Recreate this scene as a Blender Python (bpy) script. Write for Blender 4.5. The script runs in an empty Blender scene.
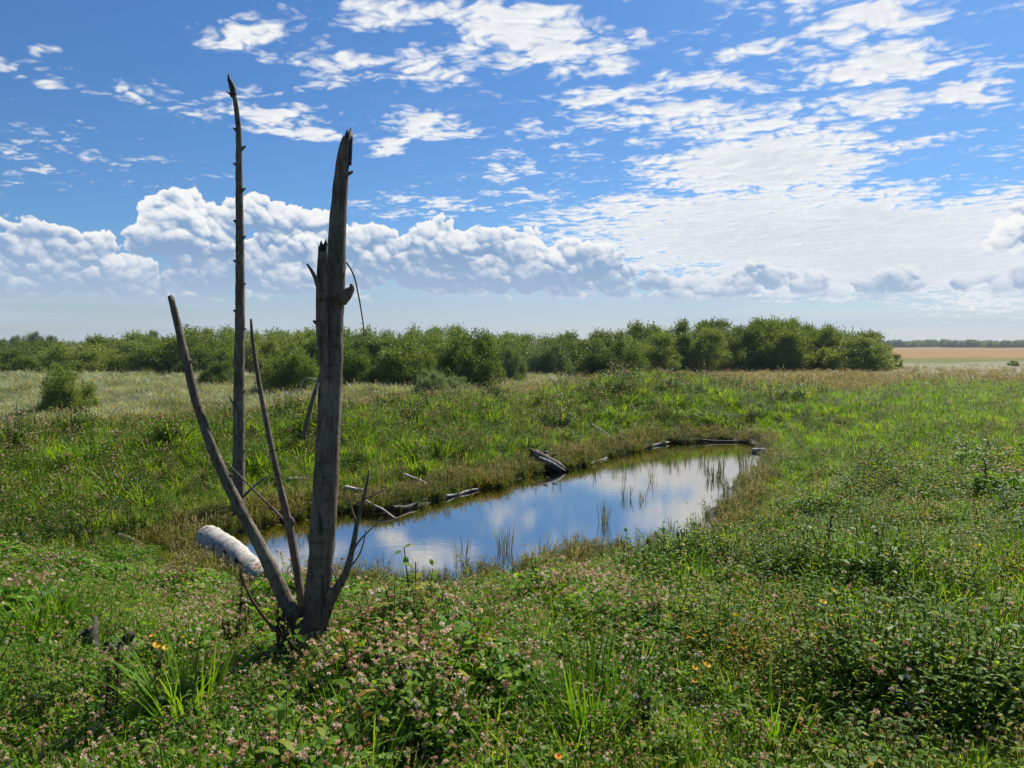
import bpy, math, random
import numpy as np
from mathutils import Vector, Matrix

# ------------------------------------------------------------------ camera
CAMH = 2.9                 # metres above the pond
FPX = 740.0                # focal length in pixels of a 1024 wide frame
PITCH = math.atan((384 - 345.5) / FPX)
SC = bpy.context.scene
COL = SC.collection
cam_d = bpy.data.cameras.new('camera')
cam_d.sensor_width = 36.0
cam_d.lens = 36.0 * FPX / 1024.0
cam_d.clip_start = 0.05
cam_d.clip_end = 20000
cam = bpy.data.objects.new('camera', cam_d)
COL.objects.link(cam)
cam.location = (0, 0, CAMH)
cam.rotation_euler = (math.pi / 2 - PITCH, 0, 0)
SC.camera = cam

# ------------------------------------------------------------------ light
SUN_AZ = math.radians(34)      # clockwise from +Y (the view direction)
SUN_EL = math.radians(46)
SUNDIR = Vector((math.sin(SUN_AZ) * math.cos(SUN_EL), math.cos(SUN_AZ) * math.cos(SUN_EL), math.sin(SUN_EL)))
sun_d = bpy.data.lights.new('sun', 'SUN')
sun_d.energy = 5.0
sun_d.angle = math.radians(0.53)
sun_d.color = (1.0, 0.955, 0.88)
sun = bpy.data.objects.new('sun', sun_d)
COL.objects.link(sun)
sun.rotation_euler = SUNDIR.to_track_quat('Z', 'Y').to_euler()
sun.location = SUNDIR * 50

SC.view_settings.view_transform = 'Standard'
SC.view_settings.look = 'None'
SC.view_settings.exposure = 0.70
SC.view_settings.gamma = 1
SC.view_settings.use_curve_mapping = False
SC.render.engine = 'CYCLES'
SC.cycles.max_bounces = 6
SC.cycles.diffuse_bounces = 3
SC.cycles.glossy_bounces = 3
SC.cycles.transmission_bounces = 4
SC.cycles.transparent_max_bounces = 8
SC.cycles.volume_bounces = 0
SC.cycles.caustics_reflective = False
SC.cycles.caustics_refractive = False
SC.cycles.sample_clamp_indirect = 6
SC.cycles.use_denoising = True


def ray(px, py):
    """direction of the sight line through a pixel of the 1024 x 768 frame"""
    u, v = (px - 512) / FPX, (384 - py) / FPX
    c, s = math.cos(PITCH), math.sin(PITCH)
    return Vector((u, c + s * v, -s + c * v))


def at(px, py, dist):
    """point at the forward distance dist seen at the pixel"""
    r = ray(px, py)
    return Vector((0, 0, CAMH)) + r * (dist / r.y)


def azel(px, py):
    r = ray(px, py).normalized()
    return math.atan2(r.x, r.y), math.asin(r.z)


# ------------------------------------------------------------------ node helpers
class V:
    """a socket (or constant) with arithmetic that writes Math nodes"""
    def __init__(s, nt, sock): s.nt, s.s = nt, sock
    def _m(s, op, *a, clamp=False):
        n = s.nt.nodes.new('ShaderNodeMath'); n.operation = op; n.use_clamp = clamp
        for i, q in enumerate((s,) + a):
            if isinstance(q, V): s.nt.links.new(q.s, n.inputs[i])
            else: n.inputs[i].default_value = q
        return V(s.nt, n.outputs[0])
    def __add__(s, o): return s._m('ADD', o)
    __radd__ = __add__
    def __mul__(s, o): return s._m('MULTIPLY', o)
    __rmul__ = __mul__
    def __sub__(s, o): return s._m('SUBTRACT', o)
    def __rsub__(s, o): return (s * -1.0) + o
    def __truediv__(s, o): return s._m('DIVIDE', o)
    def max(s, o): return s._m('MAXIMUM', o)
    def min(s, o): return s._m('MINIMUM', o)
    def smax(s, o, k): return s._m('SMOOTH_MAX', o, k)
    def clamp(s): return s._m('ADD', 0.0, clamp=True)
    def ramp(s, a, b, c=0.0, d=1.0, smooth=True):
        n = s.nt.nodes.new('ShaderNodeMapRange')
        n.interpolation_type = 'SMOOTHSTEP' if smooth else 'LINEAR'
        s.nt.links.new(s.s, n.inputs[0])
        n.inputs[1].default_value = a; n.inputs[2].default_value = b
        n.inputs[3].default_value = c; n.inputs[4].default_value = d
        return V(s.nt, n.outputs[0])


def vec(nt, x=0.0, y=0.0, z=0.0):
    n = nt.nodes.new('ShaderNodeCombineXYZ')
    for i, q in enumerate((x, y, z)):
        if isinstance(q, V): nt.links.new(q.s, n.inputs[i])
        else: n.inputs[i].default_value = q
    return n.outputs[0]


def sep(nt, s):
    n = nt.nodes.new('ShaderNodeSeparateXYZ'); nt.links.new(s, n.inputs[0])
    return [V(nt, n.outputs[i]) for i in range(3)]


def vm(nt, op, a, b=None):
    n = nt.nodes.new('ShaderNodeVectorMath'); n.operation = op
    for i, q in enumerate((a, b)):
        if q is None: continue
        if isinstance(q, (tuple, list)): n.inputs[i].default_value = q
        else: nt.links.new(q, n.inputs[i])
    return n.outputs['Value'] if op in ('LENGTH', 'DOT_PRODUCT', 'DISTANCE') else n.outputs[0]


def noise(nt, v, scale, detail=4, rough=0.55, dist=0.0, lac=2.0, col=False):
    n = nt.nodes.new('ShaderNodeTexNoise')
    if v is not None: nt.links.new(v, n.inputs['Vector'])
    n.inputs['Scale'].default_value = scale; n.inputs['Detail'].default_value = detail
    n.inputs['Roughness'].default_value = rough; n.inputs['Distortion'].default_value = dist
    n.inputs['Lacunarity'].default_value = lac
    return n.outputs['Color'] if col else V(nt, n.outputs[0])


def voro(nt, v, scale, smooth=0.6):
    n = nt.nodes.new('ShaderNodeTexVoronoi'); n.voronoi_dimensions = '3D'
    n.feature = 'SMOOTH_F1'
    nt.links.new(v, n.inputs['Vector']); n.inputs['Scale'].default_value = scale
    n.inputs['Smoothness'].default_value = smooth
    return V(nt, n.outputs['Distance'])


def mixc(nt, f, a, b):
    n = nt.nodes.new('ShaderNodeMix'); n.data_type = 'RGBA'
    for i, q in ((0, f), (6, a), (7, b)):
        if isinstance(q, V): nt.links.new(q.s, n.inputs[i])
        elif isinstance(q, (tuple, list)): n.inputs[i].default_value = tuple(q) + ((1.0,) if len(q) == 3 else ())
        elif isinstance(q, (int, float)): n.inputs[i].default_value = q
        else: nt.links.new(q, n.inputs[i])
    return n.outputs[2]


# ------------------------------------------------------------------ cloud fields (computed here, nothing is read)
def lin(r, g, b):
    f = lambda c: (c / 255 / 12.92) if c / 255 <= .04045 else ((c / 255 + .055) / 1.055) ** 2.4
    return np.array((f(r), f(g), f(b)))


def _hash(ix, iy, seed):
    h = (ix.astype(np.int64) * 374761393 + iy.astype(np.int64) * 668265263 + seed * 1442695041) & 0xffffffff
    h = ((h ^ (h >> 13)) * 1274126177) & 0xffffffff
    h = ((h ^ (h >> 16)) * 2246822519) & 0xffffffff
    return ((h ^ (h >> 15)) & 0xffffff) / float(0xffffff)


def gnoise(x, y, seed=0):
    ix, iy = np.floor(x), np.floor(y)
    fx, fy = x - ix, y - iy
    ux, uy = fx * fx * fx * (fx * (fx * 6 - 15) + 10), fy * fy * fy * (fy * (fy * 6 - 15) + 10)
    def g(ox, oy):
        a = _hash(ix + ox, iy + oy, seed) * 2 * np.pi
        return np.cos(a) * (fx - ox) + np.sin(a) * (fy - oy)
    a = g(0, 0) * (1 - ux) + g(1, 0) * ux
    b = g(0, 1) * (1 - ux) + g(1, 1) * ux
    return (a * (1 - uy) + b * uy) * 1.4


def fbm(x, y, octaves=5, rough=.5, seed=0):
    s, a, t = 0, 1.0, 0
    for o in range(octaves):
        s = s + a * gnoise(x * 2 ** o + 13.7 * o, y * 2 ** o - 7.3 * o, seed + o); t += a; a *= rough
    return s / t


def worley(x, y, seed=0):
    ix, iy = np.floor(x), np.floor(y)
    best = np.full(x.shape, 9.0)
    for ox in (-1, 0, 1):
        for oy in (-1, 0, 1):
            cx, cy = ix + ox, iy + oy
            px = cx + _hash(cx, cy, seed); py = cy + _hash(cx, cy, seed + 77)
            best = np.minimum(best, (px - x) ** 2 + (py - y) ** 2)
    return best


def sstep(x, a, b):
    t = np.clip((x - a) / (b - a), 0, 1)
    return t * t * (3 - 2 * t)


CLOUD_AZ, CLOUD_EL0, CLOUD_EL1 = 0.95, -0.02, 0.78


def make_clouds(W=1900, H=800):
    azg = np.linspace(-CLOUD_AZ, CLOUD_AZ, W); elg = np.linspace(CLOUD_EL0, CLOUD_EL1, H)
    A, E = np.meshgrid(azg, elg)
    AC = [(765, 165, 125, 30, 1.7), (740, 208, 200, 24, 1.35), (790, 236, 240, 38, 2.3), (890, 264, 180, 32, 2.4), (640, 212, 140, 20, .95),
          (745, 128, 90, 18, .85), (690, 118, 120, 20, .85), (610, 96, 80, 9, .75), (770, 148, 110, 22, 1.0),
          (530, 34, 110, 34, .95), (590, 62, 56, 15, .8), (400, 8, 80, 22, .95), (470, 40, 60, 26, .6), (350, 60, 46, 12, .7),
          (710, 80, 60, 13, .8), (760, 45, 60, 16, .6), (860, 20, 80, 30, .8), (870, 70, 64, 44, .9), (890, 108, 50, 24, .65),
          (965, 84, 34, 16, .8), (975, 104, 40, 12, .8), (890, 147, 60, 6, .5), (250, 36, 46, 18, .85), (318, 66, 40, 14, .6), (430, 64, 60, 26, .7),
          (262, 106, 66, 14, .8), (296, 127, 48, 8, 1.1), (150, 102, 50, 10, .42), (425, 128, 54, 15, .95), (392, 146, 22, 8, .7), (495, 170, 24, 7, .7),
          (445, 208, 38, 14, .6), (405, 200, 40, 12, .42),
          (30, 70, 34, 9, .7), (40, 46, 18, 6, .6), (10, 150, 50, 10, .12), (550, 150, 60, 20, .25), (520, 190, 40, 12, .3), (600, 260, 60, 10, .3), (985, 300, 60, 12, .9),
          # the sheets go on outside the frame
          (1300, 110, 150, 50, .8), (1500, 260, 180, 40, 1.0), (700, -120, 220, 60, .9), (200, -100, 160, 50, .7), (1000, -80, 200, 60, .8), (-250, 90, 120, 30, .6)]
    ipz = np.maximum(np.sin(E), 0) + 0.05
    PX, PY = np.sin(A) * np.cos(E) / ipz, np.cos(A) * np.cos(E) / ipz
    # warp the outline of the cover
    wa = fbm(PX * 2.0, PY * 2.0, 4, .55, 5) * .045; we = fbm(PX * 2.0 + 40, PY * 2.0, 4, .55, 9) * .030
    cov = np.full(A.shape, -1.2)
    for (x, y, rx, ry, am) in AC:
        a, e = azel(x, y)
        d = np.sqrt(((A + wa - a) * FPX / rx) ** 2 + ((E + we - e) * FPX / ry) ** 2)
        cov = np.maximum(cov, (1.05 - d) * am)
    # streaks drift with the wind: rotate the plane a little and stretch
    th = math.radians(18)
    QX, QY = PX * math.cos(th) - PY * math.sin(th), PX * math.sin(th) + PY * math.cos(th)
    def acd(ox, oy):
        x, y = QX + ox, QY + oy
        wx = fbm(x * 5.0, y * 5.0, 3, .5, 31) * .07; wy = fbm(x * 5.0 + 9, y * 5.0, 3, .5, 33) * .07
        x, y = x + wx, y + wy
        n = fbm(x * 3.6, y * 5.2, 4, .5, 1) * .62
        b = 0.30 - worley(x * 5.5, y * 8.0, 3); b2 = 0.28 - worley(x * 12, y * 16.0, 4); b3 = .28 - worley(x * 26, y * 33, 6)
        n2 = fbm(x * 34, y * 40, 4, .62, 8) * .34
        return n + b * .72 + b2 * .82 + b3 * .48 + n2
    act = cov > -1.0
    def on(fn):
        out = np.full(A.shape, -1.0); out[act] = fn; return out
    QX0, QY0 = QX, QY
    QX, QY = QX[act], QY[act]
    n0 = on(acd(0, 0))
    n1 = on(acd(.020, .03))
    QX, QY = QX0, QY0
    ac = cov * .80 + n0 * .80 - .24
    a_ac = sstep(ac, -.10, .52)
    a_ac = np.clip(a_ac * 1.05, 0, 1)
    lum = .90 + (n0 - n1) * .20 - sstep(ac, .45, 1.35) * .12 + sstep(ac, .4, 0) * .05
    l_ac = np.clip(lum, .45, 1)
    # far thin cirrus veil
    ci = sstep(fbm(QX * 1.2, QY * 5.0, 5, .6, 60), .12, .7) * .22 * sstep(E, .05, .2) * sstep(A, -0.6, 0.5)
    # ---- cumulus bank
    CU = [(10, 254, 48, 20), (66, 252, 46, 20), (45, 270, 110, 20), (112, 268, 40, 18), (150, 278, 40, 18),
          (184, 216, 30, 20), (160, 244, 26, 20), (200, 250, 52, 30), (222, 272, 76, 20), (262, 222, 38, 22), (300, 242, 44, 30), (333, 250, 34, 26),
          (366, 256, 36, 24), (378, 244, 20, 14), (275, 272, 110, 20),
          (436, 240, 26, 22), (462, 258, 38, 28), (518, 252, 42, 20), (540, 268, 60, 24), (590, 264, 32, 18), (612, 274, 24, 16), (500, 280, 100, 16), (412, 264, 30, 22),
          (672, 282, 30, 12), (650, 289, 36, 7), (715, 290, 40, 6), (752, 281, 30, 12), (780, 288, 30, 8), (815, 288, 20, 12), (870, 291, 30, 8), (902, 282, 18, 12), (935, 287, 20, 7),
          (198, 303, 24, 8), (172, 306, 14, 4), (365, 304, 10, 5), (1024, 226, 20, 18), (1040, 236, 30, 14),
          (1120, 280, 80, 20), (1220, 284, 70, 16), (-60, 255, 80, 34), (-180, 262, 90, 26)]
    PXU, PYU = A * FPX / 100, E * FPX / 100
    wx = fbm(PXU * 1.5, PYU * 1.5, 5, .55, 20) * .16; wy = fbm(PXU * 1.5 + 31, PYU * 1.5, 5, .55, 22) * .12
    wx = wx + fbm(PXU * 12, PYU * 12, 3, .6, 28) * .02; wy = wy + fbm(PXU * 12 + 5, PYU * 12, 3, .6, 29) * .02
    X, Y = PXU + wx, PYU + wy
    f = np.full(A.shape, -2.0); top = np.zeros(A.shape)
    for (x, y, rx, ry) in CU:
        a, e = azel(x, y); cx, cy = a * FPX / 100, e * FPX / 100
        dd = ((X - cx) / (rx / 100)) ** 2 + ((Y - cy) / (ry / 100)) ** 2
        g = (1 - dd) * min(1.0, ry / 24)
        k = .07
        h = np.clip(.5 + .5 * (g - f) / k, 0, 1)
        f = f * (1 - h) + g * h + k * h * (1 - h)
    f = np.clip(f, -1.5, 1.0)
    b1 = worley(X * 3.4, Y * 3.9, 41); b2 = worley(X * 8.0, Y * 8.6, 42); b3 = worley(X * 18, Y * 19, 43); b4 = worley(X * 38, Y * 38, 44)
    rd = lambda b: np.sqrt(np.clip(.62 - b, 0, 1)) - .55
    bil = rd(b1) * .95 + rd(b2) * .50 + rd(b3) * .22 + rd(b4) * .13
    cu = f * .70 + bil + .10
    basee = np.clip((E - 0.050) / 0.022, 0, 1)
    a_cu = sstep(cu, 0.0, .09) * sstep(E + fbm(PXU * 3, PYU * 8, 3, .5, 48) * .012, .050, .068)
    # relief lit from the sun's side (up and to the right)
    Hh = np.clip(f, -.5, 1) * .16 + (rd(b1) * .36 + rd(b2) * .22 + rd(b3) * .05 + rd(b4) * .01)
    gy, gx = np.gradient(Hh, (elg[1] - elg[0]) * FPX / 100, (azg[1] - azg[0]) * FPX / 100)
    shade = -(gx * .30 + gy * .80)
    def blur(z, r):
        k = np.exp(-np.linspace(-2, 2, 2 * r + 1) ** 2); k /= k.sum()
        z = np.apply_along_axis(lambda m: np.convolve(m, k, 'same'), 0, z)
        return np.apply_along_axis(lambda m: np.convolve(m, k, 'same'), 1, z)
    s_big = blur(shade, 9)
    thin = sstep(cu, .40, .04)
    rel = sstep(E, .075, .19)
    ao = rd(b1) * .55 + rd(b2) * .55 + rd(b3) * .22
    l = .17 + .26 * sstep(A, .10, .25) + .10 * sstep(ao, .1, .45) + s_big * .14 + blur(shade, 2) * .12 + ao * .95 + thin * .50 + (rel - .42) * .36 + fbm(PXU * 1.3, PYU * 2.0, 4, .5, 66) * .50
    l_cu = np.clip(l, .0, 1.0)
    l_cu = sstep(l_cu, -.1, 1.05)
    c_hi, c_lo = lin(248, 248, 248), lin(130, 162, 200)
    cc = l_cu[..., None] * c_hi + (1 - l_cu[..., None]) * c_lo
    # the foot of the bank sinks into the haze
    fog = sstep(E, .135, .055)[..., None] * .55
    cc = cc * (1 - fog) + lin(186, 202, 222) * fog
    t = ((l_ac - .45) / .55)[..., None]
    ca = lin(168, 184, 208) * (1 - t) + lin(250, 250, 249) * t
    fa = (sstep(E, .22, .06) * .35)[..., None]
    ca = ca * (1 - fa) + lin(214, 222, 232) * fa
    # veil bands near the horizon
    vb = sstep(E, .12, .05) * (.30 + .45 * sstep(fbm(A * 2.4, E * 55, 5, .55, 70), -.25, .5))
    vb = np.clip(vb + sstep(E, .05, 0) * .15, 0, 1)
    vcol = lin(186, 202, 222)
    # composite: veil under the altocumulus, cumulus on top
    al = np.clip(vb + ci, 0, 1)[..., None]; rgb = vcol * al
    a2 = (a_ac * .95)[..., None]; rgb = rgb * (1 - a2) + ca * a2; al = al * (1 - a2) + a2
    a3 = (a_cu * .97)[..., None]; rgb = rgb * (1 - a3) + cc * a3; al = al * (1 - a3) + a3
    rgb = rgb / np.maximum(al, 1e-4)
    # fade out at the borders of the map
    m = sstep(CLOUD_AZ - np.abs(A), 0, .12) * sstep(CLOUD_EL1 - E, 0, .15)
    return np.concatenate([rgb, al * m[..., None]], 2).astype(np.float32)


# ------------------------------------------------------------------ sky
world = bpy.data.worlds.new('World')
SC.world = world
world.use_nodes = True
wt = world.node_tree
wt.nodes.clear()
wout = wt.nodes.new('ShaderNodeOutputWorld')
wbg = wt.nodes.new('ShaderNodeBackground')
wt.links.new(wbg.outputs[0], wout.inputs[0])
SKY_STRENGTH = 0.085
CLOUD_GAIN = 0.625
wbg.inputs[1].default_value = SKY_STRENGTH
sky = wt.nodes.new('ShaderNodeTexSky')
sky.sky_type = 'NISHITA'
sky.sun_disc = False
sky.sun_elevation = SUN_EL
sky.sun_rotation = SUN_AZ
sky.altitude = 500
sky.air_density = 1.0
sky.dust_density = 0.6
sky.ozone_density = 2.2
tc = wt.nodes.new('ShaderNodeTexCoord')
D = tc.outputs['Generated']
dx, dy, dz = sep(wt, D)
az = dx._m('ARCTAN2', dy)
el = dz._m('ARCSINE')
uv = vec(wt, az, el, 0.0)



CL = make_clouds()
ci = bpy.data.images.new('cloud_field', CL.shape[1], CL.shape[0], alpha=True, float_buffer=True, is_data=True)
ci.alpha_mode = 'CHANNEL_PACKED'
ci.pixels.foreach_set(CL.ravel())
ci.update(); ci.pack()
it = wt.nodes.new('ShaderNodeTexImage'); it.image = ci; it.extension = 'CLIP'; it.interpolation = 'Linear'
wt.links.new(vec(wt, (az + CLOUD_AZ) / (2 * CLOUD_AZ), (el - CLOUD_EL0) / (CLOUD_EL1 - CLOUD_EL0), 0.0), it.inputs[0])
GRD = mixc(wt, el.ramp(0.02, 0.16), (.485, .53, .63), (.36, .56, .76))
GRD = mixc(wt, el.ramp(0.12, 0.50), GRD, (.34, .58, .835))
GR = vm(wt, 'MULTIPLY', sky.outputs[0], GRD)
CB = vm(wt, 'MULTIPLY', it.outputs[0], (CLOUD_GAIN / SKY_STRENGTH,) * 3)
c = mixc(wt, V(wt, it.outputs[1]), GR, CB)
wt.links.new(c, wbg.inputs[0])
world.cycles.sampling_method = 'MANUAL'
world.cycles.sample_map_resolution = 512


# ------------------------------------------------------------------ mesh and object helpers
def obj(name, me, parent=None, mats=(), label=None, cat=None, group=None, kind=None, link=True):
    o = bpy.data.objects.new(name, me)
    if link: COL.objects.link(o)
    if parent is not None: o.parent = parent
    for m in mats: me.materials.append(m)
    if label: o['label'] = label
    if cat: o['category'] = cat
    if group: o['group'] = group
    if kind: o['kind'] = kind
    return o


def thing(name, label, cat, loc, rz=0.0, group=None, sc=(1, 1, 1)):
    o = bpy.data.objects.new(name, None); COL.objects.link(o)
    o.location = loc; o.rotation_euler = (0, 0, rz); o.scale = sc
    o['label'] = label; o['category'] = cat
    if group: o['group'] = group
    return o


class MB:
    """collects faces (as numpy blocks) for one mesh"""
    def __init__(s): s.v, s.f, s.m, s.r, s.n = [], [], [], [], 0
    def add(s, verts, faces, mat=0, rnd=None):
        verts = np.asarray(verts, dtype=np.float64).reshape(-1, 3)
        s.v.append(verts)
        for f in faces: s.f.append([i + s.n for i in f])
        k = len(faces)
        s.m += [mat] * k
        s.r += [random.random() if rnd is None else rnd] * k
        s.n += len(verts)
    def quads(s, P, mat=0, rnd=None):
        """P: (n, k, 3) n polygons of k corners"""
        P = np.asarray(P); n, k, _ = P.shape
        s.v.append(P.reshape(-1, 3))
        s.f += (np.arange(n * k).reshape(n, k) + s.n).tolist()
        s.m += [mat] * n
        s.r += (np.random.rand(n) if rnd is None else np.asarray(rnd)).tolist()
        s.n += n * k
    def mesh(s, name, smooth=False):
        me = bpy.data.meshes.new(name)
        V_ = np.concatenate(s.v) if s.v else np.zeros((0, 3))
        me.vertices.add(len(V_)); me.vertices.foreach_set('co', V_.astype(np.float32).ravel())
        ln = np.array([len(f) for f in s.f], dtype=np.int32)
        st = np.concatenate([[0], np.cumsum(ln)[:-1]]).astype(np.int32)
        me.loops.add(int(ln.sum())); me.loops.foreach_set('vertex_index', np.array([i for f in s.f for i in f], dtype=np.int32))
        me.polygons.add(len(ln)); me.polygons.foreach_set('loop_start', st); me.polygons.foreach_set('loop_total', ln)
        me.polygons.foreach_set('material_index', np.array(s.m, dtype=np.int32))
        me.update(calc_edges=True)
        if smooth: me.polygons.foreach_set('use_smooth', np.ones(len(ln), dtype=bool))
        at_ = me.attributes.new('rnd', 'FLOAT', 'FACE')
        at_.data.foreach_set('value', np.array(s.r, dtype=np.float32))
        return me


def tube(mb, pts, rad, sides=8, mat=0, cap=True, rough=0.0, seed=0, jag=0.0, step=None, flute=0.0, ribs=.35):
    """round limb through pts (polyline, smoothed) with radii; jag > 0 leaves a splintered open end"""
    pts = np.array([tuple(p) for p in pts], float); rad = np.array(rad, float)
    L = np.concatenate([[0], np.cumsum(np.linalg.norm(np.diff(pts, axis=0), axis=1))])
    if step:
        n = max(3, int(L[-1] / step)); t = np.linspace(0, L[-1], n)
        # smooth interpolation of the path (Catmull-Rom through the joints)
        P = []
        for q in t:
            i = min(np.searchsorted(L, q, side='right') - 1, len(pts) - 2); i = max(i, 0)
            u = (q - L[i]) / max(L[i + 1] - L[i], 1e-9)
            p1, p2 = pts[i], pts[i + 1]
            p0 = pts[i - 1] if i > 0 else 2 * p1 - p2
            p3 = pts[i + 2] if i + 2 < len(pts) else 2 * p2 - p1
            P.append(.5 * (2 * p1 + (p2 - p0) * u + (2 * p0 - 5 * p1 + 4 * p2 - p3) * u * u + (3 * p1 - p0 - 3 * p2 + p3) * u ** 3))
        R = np.interp(t, L, rad); pts = np.array(P); L = t
    else:
        R = rad
    n = len(pts)
    T = np.gradient(pts, axis=0); T /= np.linalg.norm(T, axis=1)[:, None]
    up = np.array([0.3, 1, 0.1]) if abs(T[0][1]) < .8 else np.array([1, 0, .2])
    a = np.arange(sides) / sides * 2 * np.pi
    V_ = []
    rs = np.random.RandomState(seed)
    for i in range(n):
        s_ = np.cross(T[i], up); s_ /= np.linalg.norm(s_); w = np.cross(s_, T[i])
        r = np.full(sides, R[i])
        if rough:
            r = r * (1 + rough * (fbm(np.cos(a) * 1.3 + seed * 3.1, np.sin(a) * 1.3 + L[i] * 5.0, 3, .6, seed) * 1.2
                                  + gnoise(np.full(sides, L[i] * 14.0), a * .8, seed + 5) * ribs))
        if flute: r = r * (1 + flute * np.cos(a * 3 + seed) + flute * .6 * np.cos(a * 5 + 1.3 * seed))
        ring = pts[i] + np.outer(np.cos(a) * r, s_) + np.outer(np.sin(a) * r, w)
        if jag and i == n - 1:
            ring = ring + np.outer(jag * (rs.rand(sides) ** 1.5 + .5 * np.cos(a + seed)), T[i])
        V_.append(ring)
    V_ = np.concatenate(V_)
    F = []
    for i in range(n - 1):
        for k in range(sides):
            k2 = (k + 1) % sides
            F.append((i * sides + k, i * sides + k2, (i + 1) * sides + k2, (i + 1) * sides + k))
    Vl = V_.tolist()
    if cap:
        c1 = len(Vl); Vl.append((pts[-1] - T[-1] * (R[-1] * (1.4 if jag else -.3))).tolist())
        for k in range(sides): F.append(((n - 1) * sides + k, (n - 1) * sides + (k + 1) % sides, c1))
        c0 = len(Vl); Vl.append(pts[0].tolist())
        for k in range(sides): F.append(((k + 1) % sides, k, c0))
    mb.add(Vl, F, mat)


def new_mat(name):
    m = bpy.data.materials.new(name); m.use_nodes = True
    nt = m.node_tree; nt.nodes.clear()
    out = nt.nodes.new('ShaderNodeOutputMaterial')
    return m, nt, out


def attr(nt, name, kind='GEOMETRY'):
    n = nt.nodes.new('ShaderNodeAttribute'); n.attribute_type = kind; n.attribute_name = name
    return V(nt, n.outputs['Fac'])


def cramp(nt, f, stops):
    n = nt.nodes.new('ShaderNodeValToRGB'); e = n.color_ramp.elements
    e[0].position, e[0].color = stops[0][0], tuple(stops[0][1]) + (1,)
    e[1].position, e[1].color = stops[-1][0], tuple(stops[-1][1]) + (1,)
    for p, c_ in stops[1:-1]:
        q = e.new(p); q.color = tuple(c_) + (1,)
    nt.links.new(f.s, n.inputs[0])
    return n.outputs[0]


def principled(nt, out, colr, rough=0.6, spec=0.4, bump=None, bs=0.3, bd=0.01):
    p = nt.nodes.new('ShaderNodeBsdfPrincipled')
    if isinstance(colr, (tuple, list)): p.inputs['Base Color'].default_value = tuple(colr) + (1,)
    else: nt.links.new(colr, p.inputs['Base Color'])
    if isinstance(rough, V): nt.links.new(rough.s, p.inputs['Roughness'])
    else: p.inputs['Roughness'].default_value = rough
    p.inputs['Specular IOR Level'].default_value = spec
    if bump is not None:
        b = nt.nodes.new('ShaderNodeBump'); b.inputs['Strength'].default_value = bs; b.inputs['Distance'].default_value = bd
        nt.links.new(bump.s, b.inputs['Height']); nt.links.new(b.outputs[0], p.inputs['Normal'])
    if out is not None: nt.links.new(p.outputs[0], out.inputs[0])
    return p


def foliage(name, stops, spread=0.5, transl=0.45, rough=0.5, spec=0.09, inst=True, bias=0.0, tgain=(1.7, 1.5, .5)):
    m, nt, out = new_mat(name)
    f = attr(nt, 'rnd') * spread + (bias - spread * .5)
    if inst: f = f + attr(nt, 'tint', 'INSTANCER')
    else:
        oi = nt.nodes.new('ShaderNodeObjectInfo'); f = f + V(nt, oi.outputs['Random']) * .5 + .22
    cc = cramp(nt, f.clamp(), stops)
    p = principled(nt, None, cc, rough, spec)
    t = nt.nodes.new('ShaderNodeBsdfTranslucent')
    tcx = vm(nt, 'MULTIPLY', cc, tgain); nt.links.new(tcx, t.inputs[0])
    mx = nt.nodes.new('ShaderNodeMixShader'); mx.inputs[0].default_value = transl
    nt.links.new(p.outputs[0], mx.inputs[1]); nt.links.new(t.outputs[0], mx.inputs[2])
    nt.links.new(mx.outputs[0], out.inputs[0])
    return m


# ------------------------------------------------------------------ terrain
POND_PX = [(190, 556), (212, 538), (240, 527), (280, 519), (315, 515), (350, 508), (380, 511), (410, 506), (440, 497), (470, 489), (500, 482),
           (530, 475), (560, 468), (590, 462), (615, 454), (640, 447), (670, 442), (700, 440), (738, 439), (762, 445), (768, 460), (760, 475),
           (746, 490), (734, 503), (728, 515), (730, 526), (712, 538), (676, 548), (640, 553), (560, 563), (500, 572), (440, 584), (380, 586), (330, 588), (280, 586), (235, 578), (205, 568)]


def water_pt(px, py):
    r = ray(px, py); t = CAMH / -r.z
    return (r.x * t, r.y * t)


POND = np.array([water_pt(*p) for p in POND_PX])


def pond_dist(x, y):
    """signed distance to the pond outline, positive outside"""
    shp = np.shape(x); x = np.ravel(x).astype(float); y = np.ravel(y).astype(float)
    best = np.full(x.shape, 1e9); inside = np.zeros(x.shape, bool)
    n = len(POND)
    for i in range(n):
        ax, ay = POND[i]; bx, by = POND[(i + 1) % n]
        ex, ey = bx - ax, by - ay
        t = np.clip(((x - ax) * ex + (y - ay) * ey) / (ex * ex + ey * ey), 0, 1)
        best = np.minimum(best, (x - ax - t * ex) ** 2 + (y - ay - t * ey) ** 2)
        c_ = ((ay > y) != (by > y)) & (x < (bx - ax) * (y - ay) / (by - ay + 1e-12) + ax)
        inside ^= c_
    d = np.sqrt(best)
    return np.where(inside, -d, d).reshape(shp)


AX0, AX1 = np.array([-4.6, 10.2]), np.array([6.6, 22.5])      # long axis of the pond
axd = (AX1 - AX0) / np.linalg.norm(AX1 - AX0)


def far_side(x, y):
    """metres beyond the pond's long axis (positive on the far bank)"""
    return -(x - AX0[0]) * axd[1] + (y - AX0[1]) * axd[0]


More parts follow.
